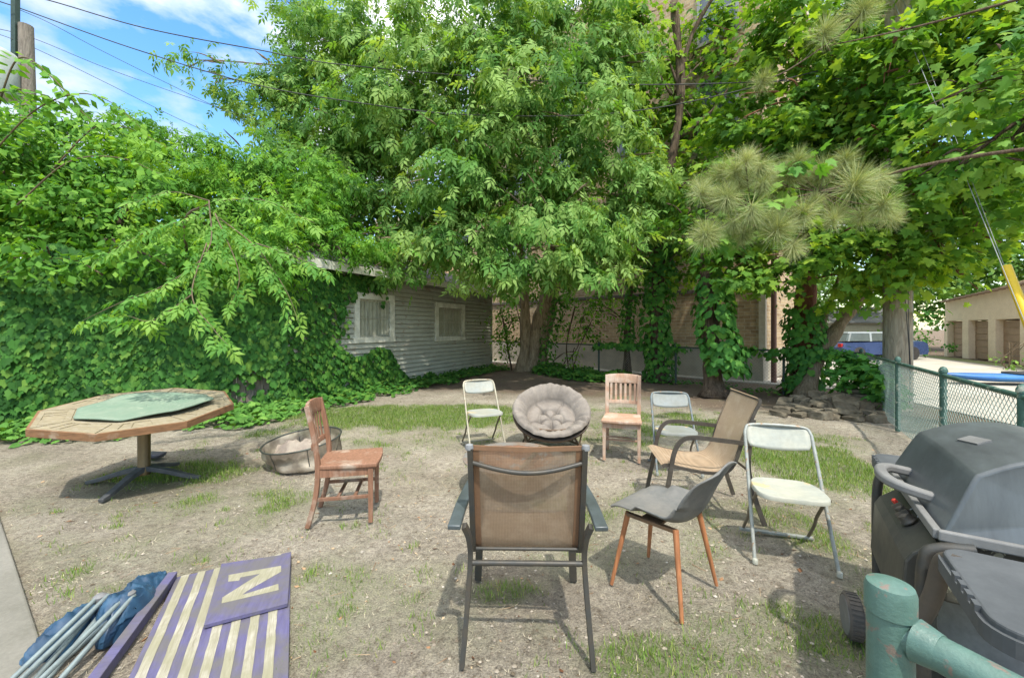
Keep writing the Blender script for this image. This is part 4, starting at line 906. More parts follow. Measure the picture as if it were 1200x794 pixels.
for row, (y0, n_) in enumerate(((492, 6), (483, 9), (474, 9), (466, 7), (460, 4))):
    for k in range(n_):
        px = 905+(1035-905)*(k+.5+g.uniform(-.25, .25))/n_+row*2; SP.append((px, y0+g.uniform(-2, 2)-(.0), row))
for k, (px, py, row) in enumerate(SP):
    p = G(px, py+9-row*1.5 if row else py, 0); zz = [0, .07, .16, .25, .33][row]*(.55+.45*min(1, max(0, (px-930)/60)))
    p = Vector((p.x, p.y, 0)); Y_ = 6.75+row*.16+ (1000-px)*.004; X_ = (px-600)/F*Y_
    r_ = g.uniform(.10, .17)*(1.25 if px > 965 and row > 1 else 1)
    big = (row == 2 and px > 985 and px < 1012)
    if big: r_ = .26
    me = stone(r_, k+1, g.uniform(.45, .7)); o = link('stone', me, M_stone, smooth=35); o.location = (X_, Y_, zz+.03); o.rotation_euler = (g.uniform(-.2, .2), g.uniform(-.2, .2), g.uniform(0, 6))
    o['label'] = 'largest flat-topped grey boulder in the pile below the fence corner' if big and 'bigdone' not in globals() else 'rough grey field stone in the low pile below the fence corner'
    if big: bigdone = 1
    o['category'] = 'stone'; o['group'] = 'field stones piled below the fence corner'

# ------------------------------------------------------------------ grass, litter
def grass_blades(n_, seed, box, fn, hgt):
    g = np.random.default_rng(seed); x = box[0]+g.random(n_)*(box[1]-box[0]); y = box[2]+g.random(n_)*(box[3]-box[2]); q = fn(x, y); kp = g.random(n_) < q; x, y, q = x[kp], y[kp], q[kp]; k_ = len(x)
    a = g.random(k_)*6.28; ln_ = np.stack([np.cos(a)*.9, np.sin(a)*.9, np.ones(k_)], 1)+g.normal(size=(k_, 3))*.15
    tm = (np.array([(-.045, 0, 0), (.045, 0, 0), (.036, .5, .06), (-.036, .5, .06), (0, 1, .25)]), [(0, 1, 2, 3), (3, 2, 4)])
    return scatter(tm, np.stack([x, y, gz(x, y)-.003], 1), ln_, np.stack([-np.cos(a), -np.sin(a), .3*np.ones(k_)], 1), hgt*(.5+.8*g.random(k_))*np.clip(.5+q, 0, 1.2), np.clip(.45+.22*g.normal(size=k_), 0, 1))
def gfn(x, y):
    q = grassmask(x, y); out_ = np.clip((q-.34)*2.2, 0, 1); inpath = (x < -3.2+(-(y-2.7))*1.35) & (y < 3.6); return out_*(~inpath)*(soilmask(x, y) < .64)
tufts_ = []
g = np.random.default_rng(77)
for k in range(430):
    x, y = g.uniform(-4.2, 4.2), g.uniform(1.6, 7.8)**1.0; n_ = int(g.uniform(10, 46)); r_ = g.uniform(.02, .07)
    if x < -1.9-(y-1.7)*1.3 and y < 3.6: continue
    tufts_.append(np.stack([x+g.normal(size=n_)*r_, y+g.normal(size=n_)*r_], 1))
tp = np.concatenate(tufts_); k_ = len(tp); a = g.random(k_)*6.28
tmb = (np.array([(-.05, 0, 0), (.05, 0, 0), (.04, .5, .06), (-.04, .5, .06), (0, 1, .25)]), [(0, 1, 2, 3), (3, 2, 4)])
ch2 = scatter(tmb, np.stack([tp[:, 0], tp[:, 1], gz(tp[:, 0], tp[:, 1])-.003], 1), np.stack([np.cos(a)*.8, np.sin(a)*.8, .9*np.ones(k_)], 1), np.stack([-np.cos(a), -np.sin(a), .3*np.ones(k_)], 1), .038*(.5+.8*g.random(k_)), np.clip(.5+.2*g.normal(size=k_), 0, 1))
tag(leaves_obj('grass', [grass_blades(230000, 61, (-4.5, 5, 4.0, 9.5), gfn, .046), grass_blades(120000, 62, (-3.2, 3.6, 1.5, 4.0), gfn, .034), ch2], M_grass), 'patchy short lawn grass growing through the sandy dirt', 'grass', kind='stuff')
n_ = 9000; x = g.uniform(-5, 6.5, n_); y = 1.6+g.random(n_)**1.2*8.5; kp = (g.random(n_) < np.clip(.35+.5*fbm2(x, y, 2.2, 31)+(x > 3.6)*.4, 0.05, 1)); x, y = x[kp], y[kp]; k_ = len(x); a = g.random(k_)*6.28
lit = scatter(T_SIMPLE, np.stack([x, y, gz(x, y)+.006], 1), np.stack([np.cos(a), np.sin(a), .1*g.normal(size=k_)], 1), np.stack([g.normal(size=k_)*.35, g.normal(size=k_)*.35, np.ones(k_)], 1), .10+.40*g.random(k_)**3.5, g.random(k_))
n_ = 900; x = g.uniform(-4, 5, n_); y = 1.7+g.random(n_)*6; a = g.random(n_)*6.28
twg = (np.array([(-.02, 0, 0), (.02, 0, 0), (.01, 1, .0), (0, 0, .03), (0, 1, .015)]), [(0, 1, 2), (0, 2, 4, 3), (1, 3, 4, 2)])
tws = scatter(twg, np.stack([x, y, gz(x, y)+.004], 1), np.stack([np.cos(a), np.sin(a), 0*a], 1), np.tile([0, 0, 1.], (n_, 1)), .025+.09*g.random(n_)**2, .25+.6*g.random(n_))
n_ = 90000; x = g.uniform(-4.6, 5.2, n_); y = 1.55+g.random(n_)**1.25*6.5; q_ = np.clip(.30+.5*fbm2(x, y, 3.1, 71)+.3*fbm2(x, y, 9, 72), .02, 1); kp = g.random(n_) < q_; x, y = x[kp], y[kp]; k_ = len(x); a = g.random(k_)*6.28
strw = scatter(tmb, np.stack([x, y, gz(x, y)+.003], 1), np.stack([np.cos(a), np.sin(a), .10+.15*g.random(k_)], 1), np.tile([0, 0, 1.], (k_, 1)), (.006+.028*g.random(k_)**1.5)*np.clip(.45+y*.2, .5, 1.2), np.clip(.75+.25*g.normal(size=k_), 0, 1))
tag(leaves_obj('straw', [strw], leafmat('straw', (.18, .14, .09), (.36, .31, .21), (.55, .49, .36), trans=.1, rough=.9)), 'matted dry straw bits and dead grass on the bare dirt', 'straw', kind='stuff')
tag(leaves_obj('leaf_litter', [lit, tws], M_litter), 'scattered dry brown leaves and twigs on the dirt', 'leaf litter', kind='stuff')
# small pale pebbles
n_ = 1100; x = g.uniform(-4.5, 5.5, n_); y = 1.6+g.random(n_)**1.3*7; oct_ = (np.array([(1, 0, 0), (0, 1, 0), (-1, 0, 0), (0, -1, 0), (0, 0, .7), (.7, .7, .2), (-.7, .7, .25), (-.7, -.7, .2), (.7, -.7, .25)]), [(0, 5, 4), (5, 1, 4), (1, 6, 4), (6, 2, 4), (2, 7, 4), (7, 3, 4), (3, 8, 4), (8, 0, 4)])
a = g.random(n_)*6.28
pb = scatter(oct_, np.stack([x, y, gz(x, y)+.001], 1), np.stack([np.cos(a), np.sin(a), 0*a], 1), np.tile([0, 0, 1.], (n_, 1)), .003+.010*g.random(n_)**3, g.random(n_))
tag(leaves_obj('pebbles', [pb], leafmat('pebble', (.14, .12, .09), (.27, .245, .20), (.44, .41, .35), trans=0, rough=.9)), 'small pale pebbles strewn over the dirt', 'pebbles', kind='stuff')

n_ = 42000; x = g.uniform(-4.6, 5.2, n_); y = 1.5+g.random(n_)**1.5*6; q_ = np.clip(.45+.6*fbm2(x, y, 2.7, 91), .05, 1); kp = g.random(n_) < q_; x, y = x[kp], y[kp]; n_ = len(x); a = g.random(n_)*6.28
cd = scatter(oct_, np.stack([x, y, gz(x, y)-.001], 1), np.stack([np.cos(a), np.sin(a), 0*a], 1), np.tile([0, 0, 1.], (n_, 1)), .0025+.009*g.random(n_)**3, g.random(n_))
tag(leaves_obj('soil_clods', [cd], leafmat('clod', (.10, .08, .055), (.20, .17, .13), (.34, .30, .24), trans=0, rough=.95)), 'small crumbs and clods of dry soil on the dirt', 'soil', kind='stuff')
# ================================================================== furniture
def face(vx, vy): return math.atan2(vy, vx)-math.pi/2      # local +Y looks along (vx, vy)
def fabricmat(name, a, b_, alpha=0.0, sc=260, dirt=(.2, .17, .13), tr=.25):
    m, t, n, l, b = newmat(name); v = coords(n, l, 'Object')
    wv = n.new('ShaderNodeTexWave'); wv.bands_direction = 'X'; wv.inputs['Scale'].default_value = sc/6; wv.inputs['Distortion'].default_value = .6; l.new(v, wv.inputs['Vector'])
    wz = n.new('ShaderNodeTexWave'); wz.bands_direction = 'Z'; wz.inputs['Scale'].default_value = sc/6; wz.inputs['Distortion'].default_value = .6; l.new(v, wz.inputs['Vector'])
    f = noise_(n, l, v, 7, 7, .65); f2 = noise_(n, l, coords(n, l, 'Object', (60, 60, 4)), 3, 3, .6)
    c = mixc(n, l, f2, a, b_); c = mixc(n, l, .35, c, mixc(n, l, .5, wv.outputs['Color'], wz.outputs['Color']), 'MULTIPLY')
    c = mixc(n, l, rampn(n, l, f, [(.48, (0, 0, 0)), (.75, (.6, .6, .6))]), c, dirt)
    l.new(c, b.inputs['Base Color']); b.inputs['Roughness'].default_value = .85; b.inputs['Specular IOR Level'].default_value = .2
    bump(n, l, b, wv.outputs['Fac'], .3, .002)
    tr_ = n.new('ShaderNodeBsdfTranslucent'); l.new(c, tr_.inputs['Color']); ms = n.new('ShaderNodeMixShader'); ms.inputs['Fac'].default_value = tr
    l.new(b.outputs['BSDF'], ms.inputs[1]); l.new(tr_.outputs['BSDF'], ms.inputs[2])
    tp_ = n.new('ShaderNodeBsdfTransparent'); m2_ = n.new('ShaderNodeMixShader'); m2_.inputs['Fac'].default_value = alpha
    l.new(ms.outputs['Shader'], m2_.inputs[1]); l.new(tp_.outputs['BSDF'], m2_.inputs[2]); l.new(m2_.outputs['Shader'], n['Material Output'].inputs['Surface'])
    return m
M_sling = fabricmat('brown_sling', (.35, .25, .165), (.25, .175, .115), .16, dirt=(.40, .32, .23))
M_sling2 = fabricmat('tan_sling', (.64, .48, .32), (.53, .38, .25), .06, dirt=(.68, .55, .40), tr=.4)
M_iron = worn('dark_frame', (.045, .05, .05), (.075, .065, .05), .45, scale=14, metal=.2)
M_iron2 = worn('bronze_frame', (.12, .105, .085), (.07, .06, .05), .45, scale=14, metal=.3)

# --- sling chair 1, seen from behind
c1 = empty('patio_chair', (.075, 2.13, 0), face(.02, 1), 'brown mesh sling patio armchair with black frame, nearest the camera and seen from behind', 'chair')
for s_ in (-1, 1):
    x = .278*s_
    MB().bar(catmull([(s_*.29, -.32, 0), (s_*.272, -.27, .25), (s_*.262, -.245, .44), (s_*.266, -.27, .55), (s_*.285, -.29, .615)], 6), .034, .021, up=Vector((1, 0, 0))).build('leg', M_iron, c1, smooth=50)
    MB().bar(catmull([(s_*.285, .33, 0), (s_*.27, .30, .3), (s_*.265, .27, .50), (s_*.285, .22, .625)], 6), .045, .040, up=Vector((1, 0, 0))).build('leg', M_iron, c1, smooth=50)
    pm_ = MB(); pm_.bar(catmull([(s_*.325, -.33, .622), (s_*.318, -.1, .64), (s_*.30, .14, .645), (s_*.285, .27, .635)], 6), .058, .022, up=Vector((0, 0, 1))); pm_.build('armrest', worn('dark_teal_arm', (.075, .095, .10), (.05, .06, .06), .35, scale=8, spec=.6), c1, smooth=50, bevel=.005)
def sling_curve(tt, pts):
    c = catmull(pts, 12); k = min(int(tt*(len(c)-1)), len(c)-2); f = tt*(len(c)-1)-k; return c[k].lerp(c[k+1], f)
SB1 = [(0, -.275, .965), (0, -.255, .88), (0, -.20, .66), (0, -.15, .48), (0, -.12, .43)]; SS1 = [(0, -.12, .43), (0, .05, .405), (0, .24, .425), (0, .31, .42)]
for s_ in (-1, 1):
    MB().bar(catmull([(s_*.258, y-.012, z) for x_, y, z in SB1], 6), .034, .024, up=Vector((1, 0, 0))).build('back_frame', M_iron, c1, smooth=50)
    MB().bar(catmull([(s_*.258, y, z-.012) for x_, y, z in SS1], 6), .026, .034, up=Vector((1, 0, 0))).build('seat_frame', M_iron, c1, smooth=50)
    MB().lathe([(.005, 0), (.017, .003), (.019, .012), (.017, .026), (.004, .030)], 12, (s_*.262, -.287, .952)).build('end_cap', worn('grey_cap', (.33, .35, .36), (.2, .2, .2), .5), c1, smooth=60)
def sl1(u, v):
    p = sling_curve(v, SB1); x = (u-.5)*.505; edge = 1-(2*u-1)**2
    return Vector((x, p.y-.012*edge*math.sin(v*3.1)-.004*math.sin(u*9), p.z-(.010*edge if v < .02 else 0)))
MB().grid(17, 25, sl1).build('backrest', M_sling, c1, smooth=180, fix=False)
def sl1s(u, v):
    p = sling_curve(v, SS1); edge = 1-(2*u-1)**2; return Vector(((u-.5)*.505, p.y, p.z-.03*edge*math.sin(v*3.1)))
MB().grid(17, 19, sl1s).build('seat', M_sling, c1, smooth=180, fix=False)
for x in (-1, 1): MB().bar([(x*.236, p.y-.004, p.z) for p in catmull(SB1, 5)], .032, .008, up=Vector((0, 1, 0))).build('sling_hem', worn('rust_hem', (.22, .12, .06), (.16, .09, .05), .8), c1)
MB().bar([(-.25, -.277, .962), (0, -.281, .955), (.25, -.277, .962)], .012, .02).build('sling_hem', MC['rust_hem'], c1)
MB().tube(catmull([(-.258, -.275, .895), (-.12, -.30, .868), (0, -.308, .858), (.12, -.30, .868), (.258, -.275, .895)], 8), .0105, 10).build('crossbar', M_iron, c1, smooth=60)
MB().tube([(-.265, -.25, .425), (.265, -.25, .425)], .0125, 10).build('crossbar', M_iron, c1, smooth=60)
MB().tube([(-.245, -.155, .44), (.245, -.155, .44)], .009, 8).build('crossbar', M_iron, c1, smooth=60)
MB().tube([(-.25, .30, .415), (.25, .30, .415)], .010, 8).build('crossbar', M_iron, c1, smooth=60)

# --- sling chair 2, tan, facing left
c2 = empty('patio_chair', (1.57, 3.47, 0), face(-1, .13), 'tan sling patio armchair with bronze frame, facing left behind the grey shell chair', 'chair')
SB2 = [(0, -.36, .97), (0, -.37, .945), (0, -.33, .86), (0, -.25, .66), (0, -.20, .50), (0, -.13, .40), (0, .02, .385), (0, .20, .41), (0, .31, .435), (0, .355, .42)]
for s_ in (-1, 1):
    MB().bar(catmull([(s_*.292, .36, 0), (s_*.285, .30, .30), (s_*.283, .26, .52), (s_*.286, .20, .625), (s_*.288, .10, .65), (s_*.29, -.10, .635), (s_*.29, -.31, .615)], 7), .032, .020, up=Vector((1, 0, 0))).build('leg', M_iron2, c2, smooth=50)
    MB().bar(catmull([(s_*.295, -.40, 0), (s_*.285, -.335, .2), (s_*.278, -.29, .42), (s_*.28, -.30, .62), (s_*.268, -.33, .80)], 7), .032, .020, up=Vector((1, 0, 0))).build('leg', M_iron2, c2, smooth=50)
    MB().bar([Vector((s_*.262, p.y-.008, p.z-.012)) for p in catmull(SB2, 5)], .022, .026, up=Vector((1, 0, 0))).build('frame', M_iron2, c2, smooth=50)
def sl2(u, v):
    p = sling_curve(v, SB2); edge = 1-(2*u-1)**2; dz = .02*edge*math.sin(min(v*1.2, 1)*3.1); return Vector(((u-.5)*.53, p.y-dz*.6, p.z-dz*.7))
MB().grid(17, 50, sl2).build('sling', M_sling2, c2, smooth=180, fix=False)
for y, z in ((-.30, .40), (.22, .40)): MB().tube([(-.28, y, z), (.28, y, z)], .010, 8).build('crossbar', M_iron2, c2, smooth=60)
MB().tube([(-.26, -.372, .95), (.26, -.372, .95)], .010, 8).build('crossbar', M_iron2, c2, smooth=60)

# --- slat-back wooden chairs
def wood_chair(loc, rz, label, base, dark, pale, key, pamt, scl=1.0):
    t = empty('wooden_chair', loc, rz, label, 'chair'); t.scale = (scl, scl, scl)
    mw_ = wood(key, base, dark, pale, pale_amt=pamt); mlow = wood(key+'_foot', tuple(x*.8 for x in base), dark, (.32, .27, .22), pale_amt=.5)
    seat = []
    def st(u, v):
        x = (u-.5); y = (v-.5)*.44+.0; wv_ = .43-.035*(1-v); cy_ = .018*(1-(2*u-1)**2) if v > .99 else 0
        dip = -.012*math.exp(-((x*wv_)/.12)**2*1.0-((y+.02)/.13)**2)
        return Vector((x*wv_, y+cy_, .455+dip))
    mb_ = MB(); mb_.grid(15, 15, st); so_ = mb_.build('seat', mw_, t, smooth=40)
    md = so_.modifiers.new('s', 'SOLIDIFY'); md.thickness = .032; md.offset = -1
    bv = so_.modifiers.new('b', 'BEVEL'); bv.width = .006; bv.segments = 2; bv.angle_limit = R(50)
    for s_ in (-1, 1):
        MB().bar(catmull([(s_*.185, -.27, 0), (s_*.183, -.215, .22), (s_*.182, -.20, .44), (s_*.184, -.225, .66), (s_*.186, -.275, .90)], 6), .034, .042, up=Vector((1, 0, 0)), scales=None).build('leg', mw_, t, smooth=50, bevel=.004)
        MB().bar([(s_*.185, .175, 0), (s_*.185, .175, .42)], .038, .038, up=Vector((0, 1, 0)), scales=[.82, 1]).build('leg', mw_, t, bevel=.004)
        MB().box((s_*.183, -.015, .395), (.022, .36, .065)).build('apron', mw_, t, bevel=.002)
        MB().box((s_*.183, -.02, .20), (.02, .365, .026)).build('stretcher', mlow, t, bevel=.003)
    MB().box((0, .178, .395), (.34, .02, .065)).build('apron', mw_, t, bevel=.002); MB().box((0, -.205, .395), (.34, .02, .06)).build('apron', mw_, t, bevel=.002)
    for y in (-.06, .06): MB().box((0, y, .205), (.35, .024, .018)).build('stretcher', mlow, t, bevel=.003)
    def plank(z0, z1, n0, arch):
        mb__ = MB()
        def fn(u, v):
            z = z0+(z1-z0)*v; y = -.275+(.90-z)*.13-.018*(1-(2*u-1)**2)-.002; return Vector(((u-.5)*.362, y, z+arch*(1-(2*u-1)**2)*v))
        mb__.grid(13, 4, fn); o_ = mb__.build(n0, mw_, t, smooth=40); q = o_.modifiers.new('s', 'SOLIDIFY'); q.thickness = .022; q.offset = 0
        q = o_.modifiers.new('b', 'BEVEL'); q.width = .003; q.segments = 2; q.angle_limit = R(50); return o_
    plank(.805, .905, 'top_rail', .012); plank(.565, .605, 'lower_rail', 0)
    for k in range(6):
        u = (k+.5)/6; x = (u-.5)*.33; e_ = .018*(1-(2*x/.362)**2)
        MB().bar([(x, -.275+(.90-.60)*.13-e_, .60), (x, -.275+(.90-.70)*.13-e_-.004, .70), (x, -.275+(.90-.815)*.13-e_, .815)], .026, .010, up=Vector((0, 1, 0))).build('slat', mw_, t, bevel=.002)
    return t
wood_chair((-1.31, 3.33, 0), face(.977, .20), 'reddish brown slat-back wooden chair facing right, on the left beside the wire fire screen', (.27, .14, .085), (.14, .07, .04), (.44, .38, .30), 'red_wood', .25, 1.02)
wood_chair((1.29, 4.80, 0), face(-.30, -.95), 'pale pinkish slat-back wooden chair facing the camera, right of the round cushioned chair', (.44, .28, .185), (.28, .165, .11), (.50, .44, .36), 'pink_wood', .4, 1.03)

# --- folding chairs
def folding_chair(loc, rz, label, frame_c, panel_c, dirt, key, scl=1.0, leg_c=None, lean=1.0):
    t = empty('folding_chair', loc, rz, label, 'chair'); t.scale = (scl, scl, scl)
    mf = worn(key+'_frame', frame_c, tuple(x*.6 for x in frame_c), .45, scale=16, metal=.2, worn_c=(.28, .18, .10), worn_amt=.12)
    ml = worn(key+'_rear', leg_c or frame_c, (.16, .13, .09), .55, scale=14, metal=.2)
    mp_ = worn(key+'_panel', panel_c, dirt, .5, scale=5, amt=.6)
    mseat = worn(key+'_seat', panel_c, dirt, .55, scale=3.5, amt=.8, worn_c=(.46, .36, .20), worn_amt=.22)
    def fr(z): return .20-.42*z/.80          # front frame leans back as it rises
    pts = [(-.225, fr(0), 0), (-.215, fr(.4), .4), (-.207, fr(.70), .70), (-.20, fr(.765), .765), (-.165, fr(.80), .80), (0, fr(.805), .808), (.165, fr(.80), .80), (.20, fr(.765), .765), (.207, fr(.70), .70), (.215, fr(.4), .4), (.225, fr(0), 0)]
    MB().tube([p for p in catmull(pts, 5)], .0115, 10).build('frame', mf, t, smooth=60)
    for s_ in (-1, 1):
        MB().lathe([(.013, 0), (.016, .002), (.016, .03), (.012, .034)], 10, (s_*.225, fr(0), 0)).build('foot_cap', mp_, t, smooth=50)
        MB().tube(catmull([(s_*.195, .13, .425), (s_*.195, .08, .40), (s_*.20, -.08, .24), (s_*.20, -.12, .17), (s_*.205, -.25, .03)], 7), .0105, 8).build('leg', ml, t, smooth=60)
    MB().bar([(-.235, -.25, .018), (.235, -.25, .018)], .03, .022, up=Vector((0, 0, 1))).build('base_bar', mf, t, bevel=.006)
    def bk(u, v):
        z = .665+.135*v; wv_ = .39-(.05*(v-.75)/.25 if v > .75 else 0)-(.03*(.2-v)/.2 if v < .2 else 0); e_ = 1-(2*u-1)**2
        return Vector(((u-.5)*wv_, fr(z)-.022*e_, z-.022*e_*(1-v)+.0*v))
    o_ = MB().grid(15, 9, bk).build('backrest', mp_, t, smooth=50); q = o_.modifiers.new('s', 'SOLIDIFY'); q.thickness = .012; q.offset = 0
    pr_ = []
    for i in range(40):
        a = 2*math.pi*i/40; ca, sa2 = math.cos(a), math.sin(a)
        x = .205*math.copysign(abs(ca)**.45, ca)*(1-.10*(sa2 < 0)*abs(sa2)); y = .20*math.copysign(abs(sa2)**.55, sa2)
        pr_.append((x, y+.03))
    mb_ = MB(); rings = []
    for k, (s2, dz) in enumerate(((1, -.026), (1.0, -.004), (.975, .002), (.8, -.002), (.5, -.008), (.15, -.010))):
        rings.append([Vector((p[0]*s2, (p[1]-.03)*s2+.03, .445+dz+.02*(p[1]))) for p in pr_])
    vv = [v_ for r_ in rings for v_ in r_]; ff = []
    for k in range(5):
        for i in range(40): ff.append((k*40+i, k*40+(i+1) % 40, (k+1)*40+(i+1) % 40, (k+1)*40+i))
    ff.append(tuple(range(200, 240))); ff.append(tuple(range(39, -1, -1)))
    mb_.add(vv, ff).build('seat', mseat, t, smooth=50)
    MB().bar([(-.21, .12, .425), (.21, .12, .425)], .014, .014).build('pivot_rod', ml, t)
    return t
folding_chair((-.36, 5.20, 0), face(.38, -.92), 'cream folding chair with rusty legs and grey panels, left of the round cushioned chair', (.50, .46, .34), (.31, .345, .33), (.36, .34, .26), 'cream', 1.02, (.16, .13, .10))
folding_chair((1.73, 4.36, 0), face(-.12, -.99), 'grey metal folding chair between the pale wooden chair and the tan sling chair', (.20, .235, .235), (.27, .30, .295), (.22, .22, .18), 'greymetal', .98, (.13, .12, .11))
folding_chair((1.83, 2.735, 0), face(-.32, -.95), 'white folding chair with stained seat, nearest the grill', (.37, .39, .35), (.30, .33, .30), (.44, .43, .34), 'white', 1.0, (.24, .21, .16))

# --- moulded shell chair on wooden legs
c6 = empty('shell_chair', (.885, 2.40, 0), face(-.68, .73), 'grey moulded shell chair on four orange-brown wooden legs, right of the nearest armchair', 'chair')
PRO = [(0, .245, .436), (0, .22, .448), (0, .16, .452), (0, .03, .438), (0, -.10, .434), (0, -.18, .46), (0, -.23, .53), (0, -.275, .63), (0, -.325, .73), (0, -.36, .80)]
def shell(u, v):
    p = sling_curve(v, PRO); s2 = 2*u-1
    hw = (.195+.035*math.sin(min(v*2.2, 1)*math.pi*.5)) if v < .45 else .235-.05*((v-.45)/.55)**2
    if v > .9: hw *= math.sqrt(max(0.02, 1-((v-.9)/.1)**2*.55))
    if v < .14: hw *= .80+.20*math.sqrt(v/.14)
    lift = .05*s2*s2*max(0, math.sin(min(1, max(0, v-.12)/.55)*math.pi)) + (.035*abs(s2)**3 if .3 < v < .7 else 0)
    fwd = .06*s2*s2*max(0, math.sin((v-.42)/.58*math.pi)) if v > .42 else 0
    top = -.03*s2*s2*max(0, (v-.85)/.15)
    return Vector((s2*hw, p.y+fwd, p.z+lift*(1-.3*v)+top))
M_shell = worn('grey_shell', (.105, .112, .108), (.19, .18, .16), .6, scale=6, amt=.7, bmp=.1)
o_ = MB().grid(25, 45, shell).build('shell', M_shell, c6, smooth=180, fix=False); q = o_.modifiers.new('s', 'SOLIDIFY'); q.thickness = .009; q.offset = 0
M_leg = wood('orange_leg', (.40, .17, .075), (.22, .09, .04), rough=.45)
FT = [(-.215, .21), (.215, .21), (-.225, -.215), (.225, -.215)]
for x, y in FT: MB().tube([(x, y, 0), (x*.66, y*.68, .425)], .014, 10, rr=[.0105, .0165]).build('leg', M_leg, c6, smooth=60)
for s_ in (-1, 1): MB().bar([(s_*.145, .15, .415), (s_*.145, -.15, .415)], .03, .02).build('bracket', worn('bracket', (.25, .14, .07), (.15, .1, .06), .5), c6, bevel=.003)
MB().bar([(-.15, .0, .42), (.15, .0, .42)], .12, .012).build('bracket', MC['bracket'], c6)

# --- papasan chair
pp = empty('papasan_chair', (.50, 5.22, 0), face(-.02, -1), 'round taupe tufted cushion chair in a bowl frame, in the middle of the back row', 'chair')
M_cush = worn('taupe_cushion', (.29, .255, .215), (.18, .155, .13), .9, scale=5, amt=.6, bmp=.5, stretch=(1, 1, 1))
M_ratt = worn('rattan', (.17, .10, .055), (.09, .06, .035), .6, scale=12)
tilt = Matrix.Translation((0, .03, .455)) @ Matrix.Rotation(R(-30), 4, 'X')
RB = .475
def cush(u, v):
    th = u*2*math.pi; r = v*RB*1.04
    base = -.20+.20*(min(r, RB)/RB)**2
    if r < .30:
        k = r/.30; puff = .085*math.sqrt(max(0, math.cos(k*math.pi/2)))
        x_, y_ = r*math.cos(th), r*math.sin(th)
        tuft = max(math.exp(-((x_-tx)**2+(y_-ty)**2)/.0016) for tx, ty in TF)
        seam = math.exp(-(min(abs(((th-R(20))/R(72)) % 1-0), abs(((th-R(20))/R(72)) % 1-1))*R(72)*r/.012)**2)*min(1, r/.08)
        ring = math.exp(-((r-.15)/.014)**2)
        puff += -.055*tuft-.028*seam-.022*ring
    else:
        q_ = (r-.30)/(RB*1.04-.30); fold = abs(math.sin(th*8.5+.8*math.sin(th*2+1)+.6*math.sin(th*5)+3*q_*.15)); fold = .55*fold+.45*abs(math.sin(th*14+1.2*math.sin(th*3)+q_))
        puff = (1+.14*math.sin(th*3+.7))*(.125*math.sqrt(max(0, math.sin(math.pi*min(1, q_*.93+.03)))))*(.40+.60*fold**.5)
    return tilt @ Vector((r*math.cos(th), r*math.sin(th), base+puff))
TF = [(.15*math.cos(a), .15*math.sin(a)) for a in [R(20+72*i) for i in range(5)]]+[(0, 0)]
mb = MB(); mb.grid(160, 44, cush, closed_u=True)
def under(u, v):
    th = u*2*math.pi; r = RB*1.04*(1-v*.75); return tilt @ Vector((r*math.cos(th), r*math.sin(th), -.23+.20*(min(r, RB)/RB)**2+(.0 if v > 0 else .01)))
mb.build('cushion', M_cush, pp, smooth=180, fix=False)
mb = MB(); mb.grid(60, 6, under, closed_u=True); o_ = mb.build('cushion_back', M_cush, pp, smooth=180)
mb = MB(); mb.tube([tilt @ Vector((RB*1.0*math.cos(a), RB*1.0*math.sin(a), -.045)) for a in [i*math.pi/24 for i in range(48)]], .017, 8, closed=True); mb.build('rim', M_ratt, pp, smooth=60)
mb = MB()
for k in range(12):
    a = k*math.pi/6; mb.tube([tilt @ Vector((RB*f*math.cos(a), RB*f*math.sin(a), -.26+.21*f*f)) for f in (.25, .45, .65, .85, 1.0)], .008, 6)
mb.build('bowl_frame', M_ratt, pp, smooth=60)
MB().tube([Vector((.27*math.cos(a), .27*math.sin(a)+.02, .275)) for a in [i*math.pi/20 for i in range(40)]], .013, 8, closed=True).build('stand_ring', M_ratt, pp, smooth=60)
MB().tube([Vector((.34*math.cos(a), .28*math.sin(a), .02)) for a in [i*math.pi/20 for i in range(40)]], .013, 8, closed=True).build('stand_ring', M_ratt, pp, smooth=60)
for sx2 in (-1, 1):
    for sy2 in (-1, 1):
        mb = MB(); mb.tube([(sx2*.36, sy2*.22, 0), (sx2*.24, sy2*.16, .22), (sx2*.40, sy2*.10+.02, .42)], .012, 8); mb.tube([(sx2*.30, sy2*.27, 0), (sx2*.38, sy2*.2, .36)], .010, 8); mb.build('leg', M_ratt, pp, smooth=50)

# --- rusty fire bowl behind the nearest chair, with a log end sticking out
fb = empty('fire_pit', (.02, 3.88, 0), 0, 'rusty round metal fire pit with grey rim directly behind the nearest armchair', 'fire pit')
M_rust = worn('rust', (.36, .16, .075), (.20, .10, .06), .85, scale=7, worn_c=(.25, .24, .22), worn_amt=.2); M_rim = worn('grey_rim', (.27, .31, .31), (.30, .19, .12), .5, scale=8, metal=.4)
MB().lathe([(.02, .12), (.16, .13), (.30, .20), (.375, .285), (.385, .285), (.31, .19), (.17, .118), (.02, .108)], 40, caps=False).build('bowl', M_rust, fb, smooth=60)
MB().lathe([(.375, .286), (.375, .292), (.465, .300), (.485, .292), (.485, .284), (.465, .288)], 48, caps=False).build('rim', M_rim, fb, smooth=50)
for k in range(3):
    a = R(90+120*k); MB().bar([(.36*math.cos(a), .36*math.sin(a), 0), (.27*math.cos(a), .27*math.sin(a), .2)], .03, .012).build('leg', M_rim, fb)
lg = MB(); lg.tube([(0, 0, 0), (.10, .02, .11), (.19, .03, .22)], .022, 8, rr=[.028, .024, .018]); lo = lg.build('firewood', M_bark, smooth=60); lo.location = (.09, 3.96, .14); tag(lo, 'short grey stick poking up out of the rusty fire pit', 'firewood')

